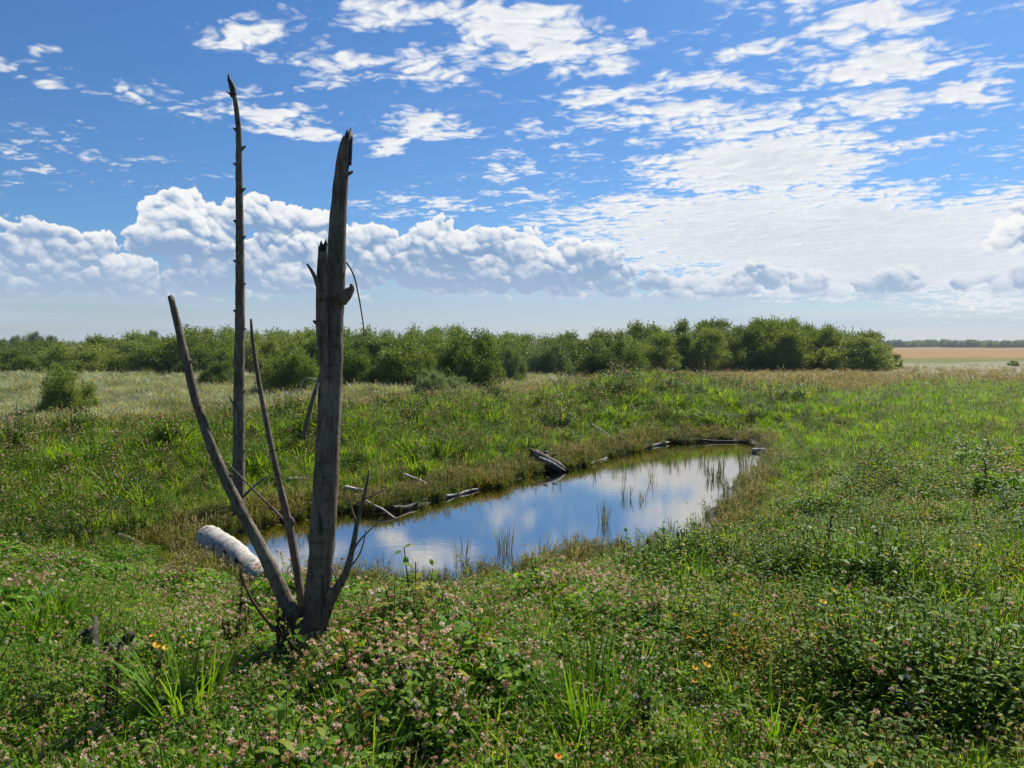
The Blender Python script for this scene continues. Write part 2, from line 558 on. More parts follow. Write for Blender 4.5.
def ground_parts(x, y):
    x = np.asarray(x, float); y = np.asarray(y, float)
    d = pond_dist(x, y) + fbm(x * .7, y * .7, 3, .5, 101) * .45 + fbm(x * 2.6, y * 2.6, 3, .6, 103) * .16 * sstep(y, 40, 30)
    fs = far_side(x, y)
    far = sstep(fs, -1.0, 1.5)
    base = 0.70 + 0.12 * sstep(y, 12, 40)
    crest = np.exp(-((fs - 6.2) / 3.2) ** 2) * sstep(x, 0, 5) * .50 * sstep(14 - x, 0, 7) * far
    leftr = np.exp(-((d - 5.0) / 3.0) ** 2) * sstep(-x, -1, 5) * .12 * far
    base = base - .10 * far - .16 * sstep(fs, 8, 13) * far
    land = base + crest + leftr + fbm(x * .25, y * .25, 3, .5, 7) * .12 + fbm(x * 1.3, y * 1.3, 3, .5, 17) * .05 * sstep(60 - y, 0, 30)
    w = 4.6 * (1 - far) + 5.2 * far
    k = sstep(d / w, 0.0, 1.0) * .82 + np.clip(d / w, 0, 1) * .18
    bankcut = sstep(d, 0, .5) * .10 * far + .05 * np.clip(fbm(x * 3.1, y * 3.1, 3, .6, 55), 0, 1) * sstep(d, -.2, .2)
    z = (land - .05) * k + .03 + bankcut
    bed = -0.30 * sstep(-d, -.05, 1.6)
    z = np.where(d > 0, z, .03 * sstep(-d, .25, 0) + bed)
    return z, d, fs


def gz(x, y):
    return float(ground_parts(np.array([x]), np.array([y]))[0][0])


def on_ground(px, py):
    """world point where the sight line through the pixel meets the terrain"""
    r = ray(px, py); t = .5
    prev = t
    while t < 400:
        p = (r.x * t, r.y * t, CAMH + r.z * t)
        if p[2] < gz(p[0], p[1]):
            lo, hi = prev, t
            for _ in range(18):
                m_ = .5 * (lo + hi)
                if CAMH + r.z * m_ < gz(r.x * m_, r.y * m_): hi = m_
                else: lo = m_
            t = hi
            break
        prev = t; t *= 1.02
    return Vector((r.x * t, r.y * t, CAMH + r.z * t))


rr = np.concatenate([np.geomspace(.4, 45, 330), np.geomspace(47, 6000, 70)])
aa = np.concatenate([np.linspace(-1.0, 1.0, 520, endpoint=False), np.linspace(1.0, 2 * np.pi - 1.0, 120, endpoint=False)])
RR, AA = np.meshgrid(rr, aa, indexing='ij')
gx, gy = RR * np.sin(AA), RR * np.cos(AA)
gzz, gd, gfs = ground_parts(gx, gy)
nr, na = len(rr), len(aa)
verts = np.stack([gx, gy, gzz], -1).reshape(-1, 3)
ii, kk = np.meshgrid(np.arange(nr - 1), np.arange(na), indexing='ij')
k2 = (kk + 1) % na
F = np.stack([ii * na + kk, ii * na + k2, (ii + 1) * na + k2, (ii + 1) * na + kk], -1).reshape(-1, 4)[:, ::-1]
me = bpy.data.meshes.new('ground')
nv = len(verts)
verts = np.concatenate([verts, [[0, 0, gz(0, 0)]]])
cf = np.stack([np.full(na, nv), (np.arange(na) + 1) % na, np.arange(na)], -1)
me.from_pydata(verts.tolist(), [], F.tolist() + cf.tolist())
me.polygons.foreach_set('use_smooth', np.ones(len(me.polygons), bool))
me.update()

m_ground, nt, out = new_mat('ground_soil')
geo = nt.nodes.new('ShaderNodeNewGeometry')
PX_, PY_, PZ_ = sep(nt, geo.outputs['Position'])
POS = geo.outputs['Position']
n1 = noise(nt, POS, .9, 5, .6); n2 = noise(nt, POS, 7, 5, .65); n3 = noise(nt, POS, 45, 3, .6)
near = cramp(nt, (n1 * .5 + n2 * .5), [(.30, (.030, .024, .015)), (.5, (.055, .055, .022)), (.62, (.10, .085, .045)), (.75, (.045, .07, .02))])
near = mixc(nt, n3.ramp(.3, .7), near, (.075, .06, .035))
wob = noise(nt, vm(nt, 'MULTIPLY', POS, (.01, .03, .0)), 1.0, 4, .6) * 26.0 - 13.0
Yw = PY_ + wob
tan_ = cramp(nt, noise(nt, vm(nt, 'MULTIPLY', POS, (.25, .8, 1)), .6, 6, .65), [(.3, (.13, .12, .06)), (.55, (.21, .19, .12)), (.75, (.15, .16, .07))])
grn = cramp(nt, noise(nt, POS, .12, 6, .65), [(.3, (.065, .10, .012)), (.7, (.12, .13, .022))])
org = cramp(nt, noise(nt, vm(nt, 'MULTIPLY', POS, (.02, .12, 1)), 1.0, 6, .62), [(.3, (.17, .095, .028)), (.55, (.24, .14, .040)), (.75, (.20, .135, .05))])
farc = cramp(nt, noise(nt, vm(nt, 'MULTIPLY', POS, (.003, .003, 1)), 1.0, 4, .6), [(.4, (.06, .09, .03)), (.6, (.20, .17, .08))])
cc = mixc(nt, PY_.ramp(38, 60), near, tan_)
cc = mixc(nt, Yw.ramp(92, 100), cc, grn)
cc = mixc(nt, Yw.ramp(122, 130), cc, org)
cc = mixc(nt, (PY_ + wob * 4.0).ramp(640, 700), cc, farc)
cc = mixc(nt, PZ_.ramp(.32, .14), cc, mixc(nt, n2.ramp(.4, .6), (.016, .012, .007), (.045, .032, .018)))
cc = mixc(nt, PZ_.ramp(.01, -.03), cc, mixc(nt, n2.ramp(.35, .65), (.075, .055, .028), (.13, .10, .055)))
principled(nt, out, cc, PZ_.ramp(.01, .06, .55, .95), .12, n2 * .6 + n3 * .4, .5, .03)
ground = obj('ground', me, mats=[m_ground], kind='structure')

# water sheet: a little larger than the pond, the banks close it off
cen = POND.mean(0)
ring = []
for p in POND:
    v_ = p - cen; ring.append(p + v_ / np.linalg.norm(v_) * .55)
me = bpy.data.meshes.new('pond_water')
me.from_pydata([(p[0], p[1], 0.0) for p in ring], [], [tuple(range(len(ring)))])
m_water, nt, out = new_mat('pond_water')
geo = nt.nodes.new('ShaderNodeNewGeometry')
wn = noise(nt, vm(nt, 'MULTIPLY', geo.outputs['Position'], (1.0, 2.2, 1.0)), 3.5, 3, .5) * .7 + noise(nt, vm(nt, 'MULTIPLY', geo.outputs['Position'], (1.0, 2.6, 1.0)), 17.0, 3, .55) * .3
bmp = nt.nodes.new('ShaderNodeBump'); bmp.inputs['Strength'].default_value = .035; bmp.inputs['Distance'].default_value = .02
nt.links.new(wn.s, bmp.inputs['Height'])
gl = nt.nodes.new('ShaderNodeBsdfGlossy'); gl.inputs['Roughness'].default_value = .025
gl.inputs['Color'].default_value = (.68, .64, .58, 1)
nt.links.new(bmp.outputs[0], gl.inputs['Normal'])
tr = nt.nodes.new('ShaderNodeBsdfTransparent'); tr.inputs[0].default_value = (.62, .45, .22, 1)
fr = nt.nodes.new('ShaderNodeFresnel'); fr.inputs[0].default_value = 1.333
nt.links.new(bmp.outputs[0], fr.inputs['Normal'])
mx = nt.nodes.new('ShaderNodeMixShader')
nt.links.new(fr.outputs[0], mx.inputs[0])
nt.links.new(tr.outputs[0], mx.inputs[1]); nt.links.new(gl.outputs[0], mx.inputs[2])
nt.links.new(mx.outputs[0], out.inputs[0])
water = obj('pond_water', me, mats=[m_water], kind='structure')


# ------------------------------------------------------------------ plant models (sources for the ground cover)
RS = np.random.RandomState(11)
random.seed(5); np.random.seed(5)


def rot_leaf(base, d, n, L, W, shape):
    """flat leaf polygon(s): base points (k,3), direction d, normal n; shape = list of (along, across)"""
    s_ = np.cross(d, n); s_ /= np.linalg.norm(s_, axis=1)[:, None] + 1e-9
    return np.stack([base + d * (L * a)[:, None] + s_ * (W * b)[:, None] for a, b in shape], 1)


def unit(v): return v / (np.linalg.norm(v, axis=1)[:, None] + 1e-9)


LEAFLET = [(0, 0), (.45, .42), (.85, .42), (1, 0), (.85, -.42), (.45, -.42)]
LANCE = [(0, 0), (.3, .5), (.65, .36), (1, 0), (.65, -.36), (.3, -.5)]


def head_mesh(mb, c_, r, mat):
    """small round flower head"""
    n = 22
    v = np.random.randn(n, 3); v[:, 2] += .4; v = unit(v)
    rn = random.random()
    d = unit(v + np.random.randn(n, 3) * .35 + np.array([0, 0, .35])); nn = unit(np.random.randn(n, 3))
    L = r * np.random.uniform(.7, 1.25, n)
    mb.quads(rot_leaf(np.asarray(c_) + v * r * .25, d, nn, L, L * .55, [(0, -.25), (.6, -.5), (1, 0), (.6, .5), (0, .25)]), mat, np.clip(rn + np.random.randn(n) * .14, 0, 1))


def stems(mb, p0, p1, w, mat=0, rnd=.4):
    """thin stems as crossed strips"""
    p0 = np.asarray(p0); p1 = np.asarray(p1); d = unit(p1 - p0)
    for ax in ((1, 0, 0), (0, 1, 0)):
        s_ = np.cross(d, np.array(ax)); s_ = unit(s_) * w
        mb.quads(np.stack([p0 - s_, p0 + s_, p1 + s_ * .7, p1 - s_ * .7], 1), mat, np.full(len(p0), rnd))


def clover(R=.17, nleaf=75, heads=5, h0=.06, h1=.2, lf=.025):
    mb = MB()
    rad = R * np.sqrt(np.random.rand(nleaf)); th = np.random.rand(nleaf) * 2 * np.pi
    top = h0 + (h1 - h0) * np.random.rand(nleaf) ** .7 * (1 - .35 * (rad / R) ** 2)
    c_ = np.stack([rad * np.cos(th), rad * np.sin(th), top], 1)
    foot = c_ * np.array([.6, .6, 0]); stems(mb, foot, c_, .0011)
    n0 = unit(np.stack([np.random.randn(nleaf) * .45 + np.cos(th) * .3, np.random.randn(nleaf) * .45 + np.sin(th) * .3, np.ones(nleaf)], 1))
    r0 = np.random.rand(nleaf); a0 = np.random.rand(nleaf) * 6.28
    size = lf * np.random.uniform(.7, 1.3, nleaf)
    for k in range(3):
        a = a0 + k * 2.09
        d = np.stack([np.cos(a), np.sin(a), np.random.randn(nleaf) * .25 + .1], 1); d = unit(d - n0 * np.sum(d * n0, 1)[:, None] * .7)
        n_ = unit(n0 + np.random.randn(nleaf, 3) * .18)
        mb.quads(rot_leaf(c_, d, n_, size, size * .95, LEAFLET), 0, np.clip(r0 + np.random.randn(nleaf) * .1, 0, 1))
    for _ in range(heads):
        a = random.random() * 6.28; q = R * math.sqrt(random.random())
        p = np.array([q * math.cos(a), q * math.sin(a), h1 * random.uniform(.85, 1.25)])
        stems(mb, [p * [.7, .7, 0]], [p], .0012)
        head_mesh(mb, p, random.uniform(.0065, .011), 1)
    return mb


def grass(n=40, R=.07, h=.32, w=.004, lean=.45, curl=.6, heads=0):
    mb = MB()
    a = np.random.rand(n) * 6.28; q = R * np.sqrt(np.random.rand(n))
    base = np.stack([q * np.cos(a), q * np.sin(a), np.zeros(n)], 1)
    ln = np.random.rand(n) * lean + .06; az_ = a + np.random.randn(n) * .7
    H = h * np.random.uniform(.55, 1.1, n); W = w * np.random.uniform(.7, 1.3, n)
    out_ = np.stack([np.cos(az_), np.sin(az_), np.zeros(n)], 1)
    side = np.stack([-np.sin(az_ + .3 * np.random.randn(n)), np.cos(az_), np.zeros(n)], 1)
    seg = [0, .35, .65, .86, 1.0]; wd = [.7, 1, .85, .5, .03]
    cr = curl * np.random.rand(n)
    pts = []
    for t in seg:
        o_ = (ln * t + cr * t * t * .8) * H
        z = H * t - cr * (t ** 3) * H * .42
        pts.append(base + out_ * o_[:, None] + np.array([0, 0, 1]) * z[:, None])
    r_ = np.random.rand(n)
    for i in range(4):
        A_, B_ = pts[i], pts[i + 1]
        wa = (W * wd[i])[:, None] * side; wb = (W * wd[i + 1])[:, None] * side
        mb.quads(np.stack([A_ - wa, A_ + wa, B_ + wb, B_ - wb], 1), 0, r_)
    for k in range(heads):
        a1 = random.random() * 6.28; l_ = random.uniform(.05, .3)
        p0 = np.array([0.02 * math.cos(a1), .02 * math.sin(a1), 0]); p1 = np.array([math.cos(a1) * l_ * h, math.sin(a1) * l_ * h, h * random.uniform(1.0, 1.35)])
        stems(mb, [p0], [p1], .0012, 1, .5)
        # spikelets along the top quarter
        m_ = 14; t = np.random.uniform(.76, 1.0, m_)
        bp = p0 + (p1 - p0) * t[:, None]
        dd = unit(np.stack([np.random.randn(m_) * .5, np.random.randn(m_) * .5, np.ones(m_)], 1)); nn = unit(np.random.randn(m_, 3))
        mb.quads(rot_leaf(bp, dd, nn, np.full(m_, .022 * h / .35), np.full(m_, .008 * h / .35), LANCE), 1, np.full(m_, random.random()))
    return mb


def weed(nst=5, h=.42, R=.07, L=.06, W=.02, nl=15, heads=3, headr=.009, spread=.3, lobe=False):
    mb = MB()
    for s in range(nst):
        a = random.random() * 6.28; q = R * random.random(); l_ = random.uniform(0, spread)
        p0 = np.array([q * math.cos(a), q * math.sin(a), 0]); H = h * random.uniform(.6, 1.1)
        p1 = p0 + np.array([math.cos(a) * l_ * H, math.sin(a) * l_ * H, H])
        stems(mb, [p0], [p1], .0022, 2, .3)
        t = np.linspace(.12, 1, nl) + np.random.randn(nl) * .02
        bp = p0 + (p1 - p0) * t[:, None]
        th = np.arange(nl) * 2.4 + random.random() * 6
        el_ = np.random.uniform(-.1, .9, nl)
        d = np.stack([np.cos(th) * np.cos(el_), np.sin(th) * np.cos(el_), np.sin(el_)], 1)
        n_ = unit(np.stack([-np.cos(th) * .5, -np.sin(th) * .5, np.ones(nl)], 1) + np.random.randn(nl, 3) * .3)
        sz = np.random.uniform(.6, 1.15, nl) * (1.1 - .5 * t)
        r_ = np.clip(np.random.rand(nl) * .6 + random.random() * .4, 0, 1)
        # leaf drawn as an inner and a drooping outer half
        s1 = rot_leaf(bp, d, n_, L * sz * .55, W * sz, [(0, .06), (.55, .5), (1, .5), (1, -.5), (.55, -.5), (0, -.06)])
        mb.quads(s1, 0, r_)
        tipb = bp + d * (L * sz * .55)[:, None]
        d2 = unit(d - np.array([0, 0, .55]))
        mb.quads(rot_leaf(tipb, d2, n_, L * sz * .55, W * sz, [(0, .5), (.5, .34), (1, 0), (.5, -.34), (0, -.5)]), 0, r_)
        for k in range(heads):
            if random.random() < .8:
                pp = p1 + np.array([random.gauss(0, .03), random.gauss(0, .03), random.uniform(-.06, .02)]) * (h / .42)
                stems(mb, [p0 + (p1 - p0) * .8], [pp], .0012, 2, .3)
                head_mesh(mb, pp, headr * random.uniform(.7, 1.2), 1)
    return mb


def rosette(n=14, L=.11, W=.035):
    mb = MB()
    th = np.arange(n) * 2.4; el_ = np.random.uniform(.15, 1.0, n)
    d = np.stack([np.cos(th) * np.cos(el_), np.sin(th) * np.cos(el_), np.sin(el_)], 1)
    n_ = unit(np.stack([-np.cos(th) * np.sin(el_), -np.sin(th) * np.sin(el_), np.cos(el_)], 1) + np.random.randn(n, 3) * .15)
    bp = np.zeros((n, 3)); r_ = np.random.rand(n); sz = np.random.uniform(.7, 1.2, n)
    mb.quads(rot_leaf(bp, d, n_, L * sz * .6, W * sz, [(0, .1), (.5, .35), (1, .5), (1, -.5), (.5, -.35), (0, -.1)]), 0, r_)
    d2 = unit(d - np.array([0, 0, .7])); tb = bp + d * (L * sz * .6)[:, None]
    mb.quads(rot_leaf(tb, d2, n_, L * sz * .5, W * sz, [(0, .5), (.5, .42), (1, 0), (.5, -.42), (0, -.5)]), 0, r_)
    return mb


# greens and straws of the place (base colours, not lit values)
G_CLOVER = [(0, (.030, .080, .014)), (.35, (.065, .160, .024)), (.7, (.120, .235, .034)), (1, (.20, .28, .045))]
G_GRASS = [(0, (.045, .110, .014)), (.35, (.100, .215, .022)), (.65, (.185, .300, .032)), (.88, (.26, .34, .05)), (1, (.36, .34, .12))]
G_WEED = [(0, (.028, .075, .014)), (.4, (.065, .145, .024)), (.75, (.130, .210, .036)), (.9, (.21, .20, .05)), (1, (.24, .14, .06))]
G_STRAW = [(0, (.10, .11, .04)), (.35, (.22, .20, .10)), (.7, (.34, .29, .17)), (1, (.42, .36, .24))]
G_REED = [(0, (.12, .155, .08)), (.4, (.24, .28, .17)), (.75, (.34, .37, .25)), (1, (.44, .44, .30))]
G_MARSH = [(0, (.06, .09, .018)), (.4, (.15, .17, .035)), (.7, (.25, .20, .05)), (1, (.25, .13, .05))]
G_CLOVER = [(p_, tuple(np.array(c_) * (1.45, 1.35, .8))) for p_, c_ in G_CLOVER]
G_WEED = [(p_, tuple(np.array(c_) * (1.45, 1.30, .8))) for p_, c_ in G_WEED]
G_GRASS = [(p_, tuple(np.array(c_) * (1.10, 1.10, .75))) for p_, c_ in G_GRASS]
m_clover = foliage('clover_leaf', G_CLOVER, .7)
m_grass = foliage('grass_blade', G_GRASS, .5, .45)
m_weed = foliage('weed_leaf', G_WEED, .7)
m_straw = foliage('straw_blade', G_STRAW, .6, .3)
m_reed = foliage('pale_marsh_grass', G_REED, .6, .3)
m_marsh = foliage('rusty_shore_weed', G_MARSH, .7, .35)
HEADS = [(0, (.24, .12, .06)), (.3, (.46, .28, .17)), (.6, (.66, .46, .33)), (.85, (.74, .60, .46)), (1, (.80, .76, .62))]
m_head = foliage('flower_head', HEADS, 1.0, .35, .9, .1, inst=False, tgain=(1.1, 1, .9))
m_stem = foliage('weed_stem', [(0, (.05, .07, .025)), (1, (.16, .12, .06))], .6, .1, inst=False)
m_seed = foliage('seed_head', [(0, (.28, .22, .13)), (.5, (.40, .34, .22)), (1, (.50, .45, .32))], .9, .3, inst=False)


def source(name, variants, mats):
    col_ = bpy.data.collections.new(name + '_sources')
    for i, mb in enumerate(variants):
        o = bpy.data.objects.new('%s_source_%02d' % (name, i), mb.mesh(name))
        for m in mats: o.data.materials.append(m)
        col_.objects.link(o)
    return col_, len(variants)


def scatter(name, src, pts, rot, scl, idx, tint, label=None):
    """ground cover: copies of the source plants standing at the given points (one object, kind stuff)"""
    col_, nvar = src
    me = bpy.data.meshes.new(name)
    me.vertices.add(len(pts)); me.vertices.foreach_set('co', np.asarray(pts, np.float32).ravel())
    for nm, ty, val in (('rot', 'FLOAT_VECTOR', rot), ('scl', 'FLOAT_VECTOR', scl)):
        a_ = me.attributes.new(nm, ty, 'POINT'); a_.data.foreach_set('vector', np.asarray(val, np.float32).ravel())
    a_ = me.attributes.new('idx', 'INT', 'POINT'); a_.data.foreach_set('value', np.asarray(idx, np.int32))
    a_ = me.attributes.new('tint', 'FLOAT', 'POINT'); a_.data.foreach_set('value', np.asarray(tint, np.float32))
    o = obj(name, me, kind='stuff')
    if label: o['label'] = label
    ng = bpy.data.node_groups.new(name + '_scatter', 'GeometryNodeTree')
    ng.interface.new_socket('Geometry', in_out='INPUT', socket_type='NodeSocketGeometry')
    ng.interface.new_socket('Geometry', in_out='OUTPUT', socket_type='NodeSocketGeometry')
    gi, go = ng.nodes.new('NodeGroupInput'), ng.nodes.new('NodeGroupOutput')
    ci_ = ng.nodes.new('GeometryNodeCollectionInfo'); ci_.inputs[0].default_value = col_
    ci_.inputs['Separate Children'].default_value = True; ci_.inputs['Reset Children'].default_value = True
    ip = ng.nodes.new('GeometryNodeInstanceOnPoints'); ip.inputs['Pick Instance'].default_value = True
    def na_(nm, ty):
        n = ng.nodes.new('GeometryNodeInputNamedAttribute'); n.data_type = ty; n.inputs[0].default_value = nm
        return n.outputs[0]
    L_ = ng.links
    L_.new(gi.outputs[0], ip.inputs['Points']); L_.new(ci_.outputs[0], ip.inputs['Instance'])
    L_.new(na_('idx', 'INT'), ip.inputs['Instance Index']); L_.new(na_('rot', 'FLOAT_VECTOR'), ip.inputs['Rotation'])
    L_.new(na_('scl', 'FLOAT_VECTOR'), ip.inputs['Scale']); L_.new(ip.outputs[0], go.inputs[0])
    md = o.modifiers.new('scatter', 'NODES'); md.node_group = ng
    return o


S_clover = source('clover', [clover(heads=h_, h1=q) for h_, q in ((2, .17), (6, .2), (10, .21), (4, .16), (14, .22), (1, .19))], [m_clover, m_head])
S_clover_plain = source('clover_leafy', [clover(heads=h_, h1=q) for h_, q in ((0, .17), (0, .2), (1, .22))], [m_clover, m_head])
S_grass = source('grass', [grass(38, .06, .30), grass(46, .08, .36, .0045, .5, .8), grass(30, .05, .40, .004, .35, .5), grass(50, .10, .24, .0035, .6, .8)], [m_grass, m_seed])
S_weed = source('weed', [weed(5, .38, heads=1), weed(6, .45, nl=18, L=.05, W=.016, heads=1), weed(4, .34, L=.075, W=.03, nl=12, heads=0), weed(6, .42, heads=4, headr=.009), weed(7, .30, L=.045, W=.02, nl=12, heads=0), weed(8, .36, L=.06, W=.022, nl=16, heads=0, spread=.5)], [m_weed, m_head, m_stem])
S_leafy = source('leafy', [weed(6, .30, L=.08, W=.026, nl=12, heads=0), weed(8, .24, L=.06, W=.022, nl=10, heads=0, spread=.7), rosette(16), rosette(12, .14, .04)], [m_weed, m_head, m_stem])
S_tall = source('tall_weed', [weed(8, .42, nl=18, L=.065, W=.022, heads=0, spread=.45), weed(7, .5, nl=22, L=.055, W=.018, heads=1, spread=.4), weed(9, .36, nl=14, L=.085, W=.03, heads=0, spread=.6)], [m_weed, m_head, m_stem])
S_straw = source('straw', [grass(40, .08, .42, .003, .4, .5, 6), grass(36, .08, .36, .003, .6, .7, 9), grass(30, .06, .30, .003, .8, .8, 3)], [m_straw, m_seed])
S_reed = source('marsh_grass', [grass(60, .18, .62, .011, .45, .9), grass(64, .20, .52, .011, .6, 1.0), grass(52, .16, .70, .011, .35, .7, 1)], [m_reed, m_seed])
S_marsh = source('shore_weed', [weed(7, .26, L=.035, W=.014, nl=16, heads=4, headr=.007), grass(40, .07, .26, .0035, .6, .7, 2), weed(5, .2, L=.03, W=.013, nl=12, heads=2, headr=.006)], [m_marsh, m_seed, m_marsh])

# ------------------------------------------------------------------ where they stand
def spots(n, r0, r1, power, amax=.92, seed=0):
    """random ground points: density falls with the distance as r ** -power"""
    rs = np.random.RandomState(seed)
    u = rs.rand(n)
    k = 2 - power
    r = (r0 ** k + u * (r1 ** k - r0 ** k)) ** (1 / k) if abs(k) > 1e-6 else r0 * (r1 / r0) ** u
    a = (rs.rand(n) * 2 - 1) * amax
    x, y = r * np.sin(a), r * np.cos(a)
    z, d, fs = ground_parts(x, y)
    return x, y, z, d, fs, r, rs


KEEP_OUT = []      # (x, y, radius): nothing grows through the logs


def put(name, src, sel, P, tint, size, label=None, sink=.01, tilt=.12):
    x, y, z, d, fs, r, rs = P
    for kx, ky, kr in KEEP_OUT: sel = sel & ((x - kx) ** 2 + (y - ky) ** 2 > kr * kr)
    x, y, z, d, r = x[sel], y[sel], z[sel], d[sel], r[sel]
    n = len(x)
    if np.ndim(tint): tint = tint[sel]
    if np.ndim(size): size = size[sel]
    size = size * rs.uniform(.75, 1.25, n)
    lod = 1 + np.clip((r - 9) / 30, 0, 1.5)
    rot = np.stack([rs.randn(n) * tilt, rs.randn(n) * tilt, rs.rand(n) * 6.28], 1)
    scl = np.stack([size * lod, size * lod, size * (1 + (lod - 1) * .15)], 1)
    idx = rs.randint(0, src[1], n)
    return scatter(name, src, np.stack([x, y, z - sink], 1), rot, scl, idx, tint + rs.randn(n) * .06, label)


# ------------------------------------------------------------------ dead wood
m_bark, nt, out = new_mat('grey_bark')
tco = nt.nodes.new('ShaderNodeTexCoord'); OC = tco.outputs['Object']
nb1 = noise(nt, vm(nt, 'MULTIPLY', OC, (1, 1, .35)), 22, 6, .65)
nb2 = noise(nt, vm(nt, 'MULTIPLY', OC, (.5, .5, 4.5)), 9, 4, .6, .4)
scar = nb2.ramp(.57, .64)
colb = cramp(nt, nb1, [(.28, (.075, .054, .038)), (.5, (.155, .118, .086)), (.72, (.24, .195, .15))])
colb = mixc(nt, scar * .25, colb, (.035, .028, .022))
vcr = noise(nt, vm(nt, 'MULTIPLY', OC, (1, 1, .10)), 42, 4, .7).ramp(.56, .66)
colb = mixc(nt, vcr * .7, colb, (.04, .03, .022))
colb = mixc(nt, noise(nt, vm(nt, 'MULTIPLY', OC, (1, 1, .5)), 6, 4, .6).ramp(.52, .62) * .6, colb, (.27, .225, .17))
colb = mixc(nt, noise(nt, OC, 3.0, 3, .5).ramp(.5, .75) * .5, colb, (.13, .12, .075))
principled(nt, out, colb, .85, .2, nb1 * .7 - scar * .4 - vcr * .8 + noise(nt, OC, 90, 3, .6) * .3, .9, .012)
m_dark, nt, out = new_mat('dark_wet_wood')
tco = nt.nodes.new('ShaderNodeTexCoord')
q = noise(nt, tco.outputs['Object'], 14, 5, .65)
principled(nt, out, cramp(nt, q, [(.3, (.018, .014, .011)), (.55, (.05, .04, .03)), (.75, (.12, .10, .08))]), .7, .3, q, .8, .02)
m_pale, nt, out = new_mat('bleached_log')
tco = nt.nodes.new('ShaderNodeTexCoord'); OC = tco.outputs['Object']
q = noise(nt, vm(nt, 'MULTIPLY', OC, (1, 1, 1)), 7, 6, .7); q2 = noise(nt, OC, 3.5, 5, .6)
cp = cramp(nt, q, [(.36, (.09, .07, .05)), (.44, (.38, .35, .29)), (.7, (.60, .57, .50))])
cp = mixc(nt, q2.ramp(.53, .63) * .7, cp, (.20, .15, .10))
principled(nt, out, cp, .75, .3, q * .8 + noise(nt, OC, 40, 4, .6) * .3, .9, .02)
m_dry, nt, out = new_mat('dry_stalk')
q = noise(nt, None, 20, 3, .6)
principled(nt, out, cramp(nt, q, [(.3, (.05, .03, .018)), (.7, (.15, .09, .05))]), .8, .2)


def limb(name, px, dist, wid, parent, org, seed, sides=12, rough=.1, jag=0.0, step=.05, mat=None, flute=0.0):
    """a limb whose axis passes through the listed sight points at the listed distances; wid in frame pixels"""
    pts, rad = [], []
    if not hasattr(dist, '__len__'): dist = [dist] * len(px)
    for (a, b), dd, w in zip(px, dist, wid):
        pts.append(at(a, b, dd) - org); rad.append(w / 2 / FPX * dd)
    mb = MB(); tube(mb, pts, rad, sides, 0, True, rough, seed, jag, step, flute)
    return obj(name, mb.mesh(name, True), parent, [mat or m_bark]), [Vector(p) for p in pts], rad


tb = on_ground(314, 668); DT = tb.y
base = Vector((tb.x, tb.y, gz(tb.x, tb.y)))
snag = thing('dead_tree', 'broken grey multi stemmed dead tree standing in clover on the near bank', 'dead tree', base)
T, tp, tr_ = limb('trunk', [(311, 684), (313, 650), (316, 610), (321, 560), (325, 500), (328, 440), (331, 380), (333, 320), (336, 270), (338, 220), (341, 180), (344, 152), (347, 138)],
                  [DT, DT, DT, DT, DT, DT + .01, DT + .02, DT + .03, DT + .03, DT + .03, DT + .03, DT + .03, DT + .03],
                  [37, 32, 27, 25, 24.5, 23.5, 22, 20.5, 18.5, 16.5, 14, 11.5, 9], snag, base, 3, 20, .10, .07, .03, flute=.03)
limb('splinter', [(349, 165), (350.5, 140), (351, 128)], DT + .03, [6, 5, 1.5], snag, base, 9, 6, .2, .0, .02, m_dark)
st, _, _ = limb('side_stem', [(328, 425), (325, 375), (322, 325), (322, 280), (323, 249)], [DT - .01, DT - .05, DT - .08, DT - .10, DT - .12], [6, 10, 12, 11, 9.5], snag, base, 5, 12, .12, .05, .03)
limb('twig', [(321, 300), (316, 280), (311, 270), (307, 264)], [DT - .12, DT - .17, DT - .2, DT - .22], [4.5, 4, 3, 2], st, base, 6, 7, .15, 0, .03)
limb('twig', [(329, 262), (331, 254), (332, 249)], [DT - .02] * 3, [5, 5, 3], snag, base, 16, 7, .2, .03, .02)
limb('knob', [(341, 300), (348, 293), (352, 288), (351, 284)], [DT - .02, DT - .03, DT - .03, DT - .03], [14, 10, 6, 3], snag, base, 7, 9, .2, 0, .015)
limb('knob', [(344, 176), (350, 173), (353, 171)], [DT, DT, DT], [4, 3.5, 2], snag, base, 8, 7, .2, 0, .01)
limb('knob', [(320, 327), (315, 322), (313, 321)], [DT - .05] * 3, [4, 3.5, 2], snag, base, 18, 7, .2, 0, .01)
limb('knob', [(331, 590), (341, 585), (345, 578)], [DT - .05] * 3, [8, 6, 3], snag, base, 19, 7, .2, 0, .01)
limb('hanging_twig', [(340, 262), (346, 262), (354, 276), (359, 298), (363, 322), (364, 335)], [DT + .05] * 6, [2.2, 2.0, 1.7, 1.5, 1.3, 1.0], snag, base, 11, 5, .1, 0, .03, m_dark)
S1, _, _ = limb('stem', [(306, 645), (298, 625), (284, 597), (268, 562), (246, 520), (226, 480), (209, 440), (196, 400), (186, 360), (177, 322), (171, 298)],
                [DT - .02, DT - .04, DT - .08, DT - .10, DT - .12, DT - .12, DT - .12, DT - .1, DT - .1, DT - .08, DT - .08],
                [20, 17, 15, 13.5, 11.5, 10.5, 9.5, 8.5, 8, 7, 6], snag, base, 21, 12, .16, .02, .03)
for (a, b), (c_, e_) in (((268, 562), (262, 556)), ((226, 478), (232, 474)), ((187, 364), (192, 360)), ((209, 442), (205, 436)), ((290, 612), (296, 604))):
    limb('knob', [(a, b), ((a + c_) / 2, (b + e_) / 2), (c_, e_)], [DT - .11] * 3, [6, 5, 2], S1, base, a, 6, .2, 0, .01)
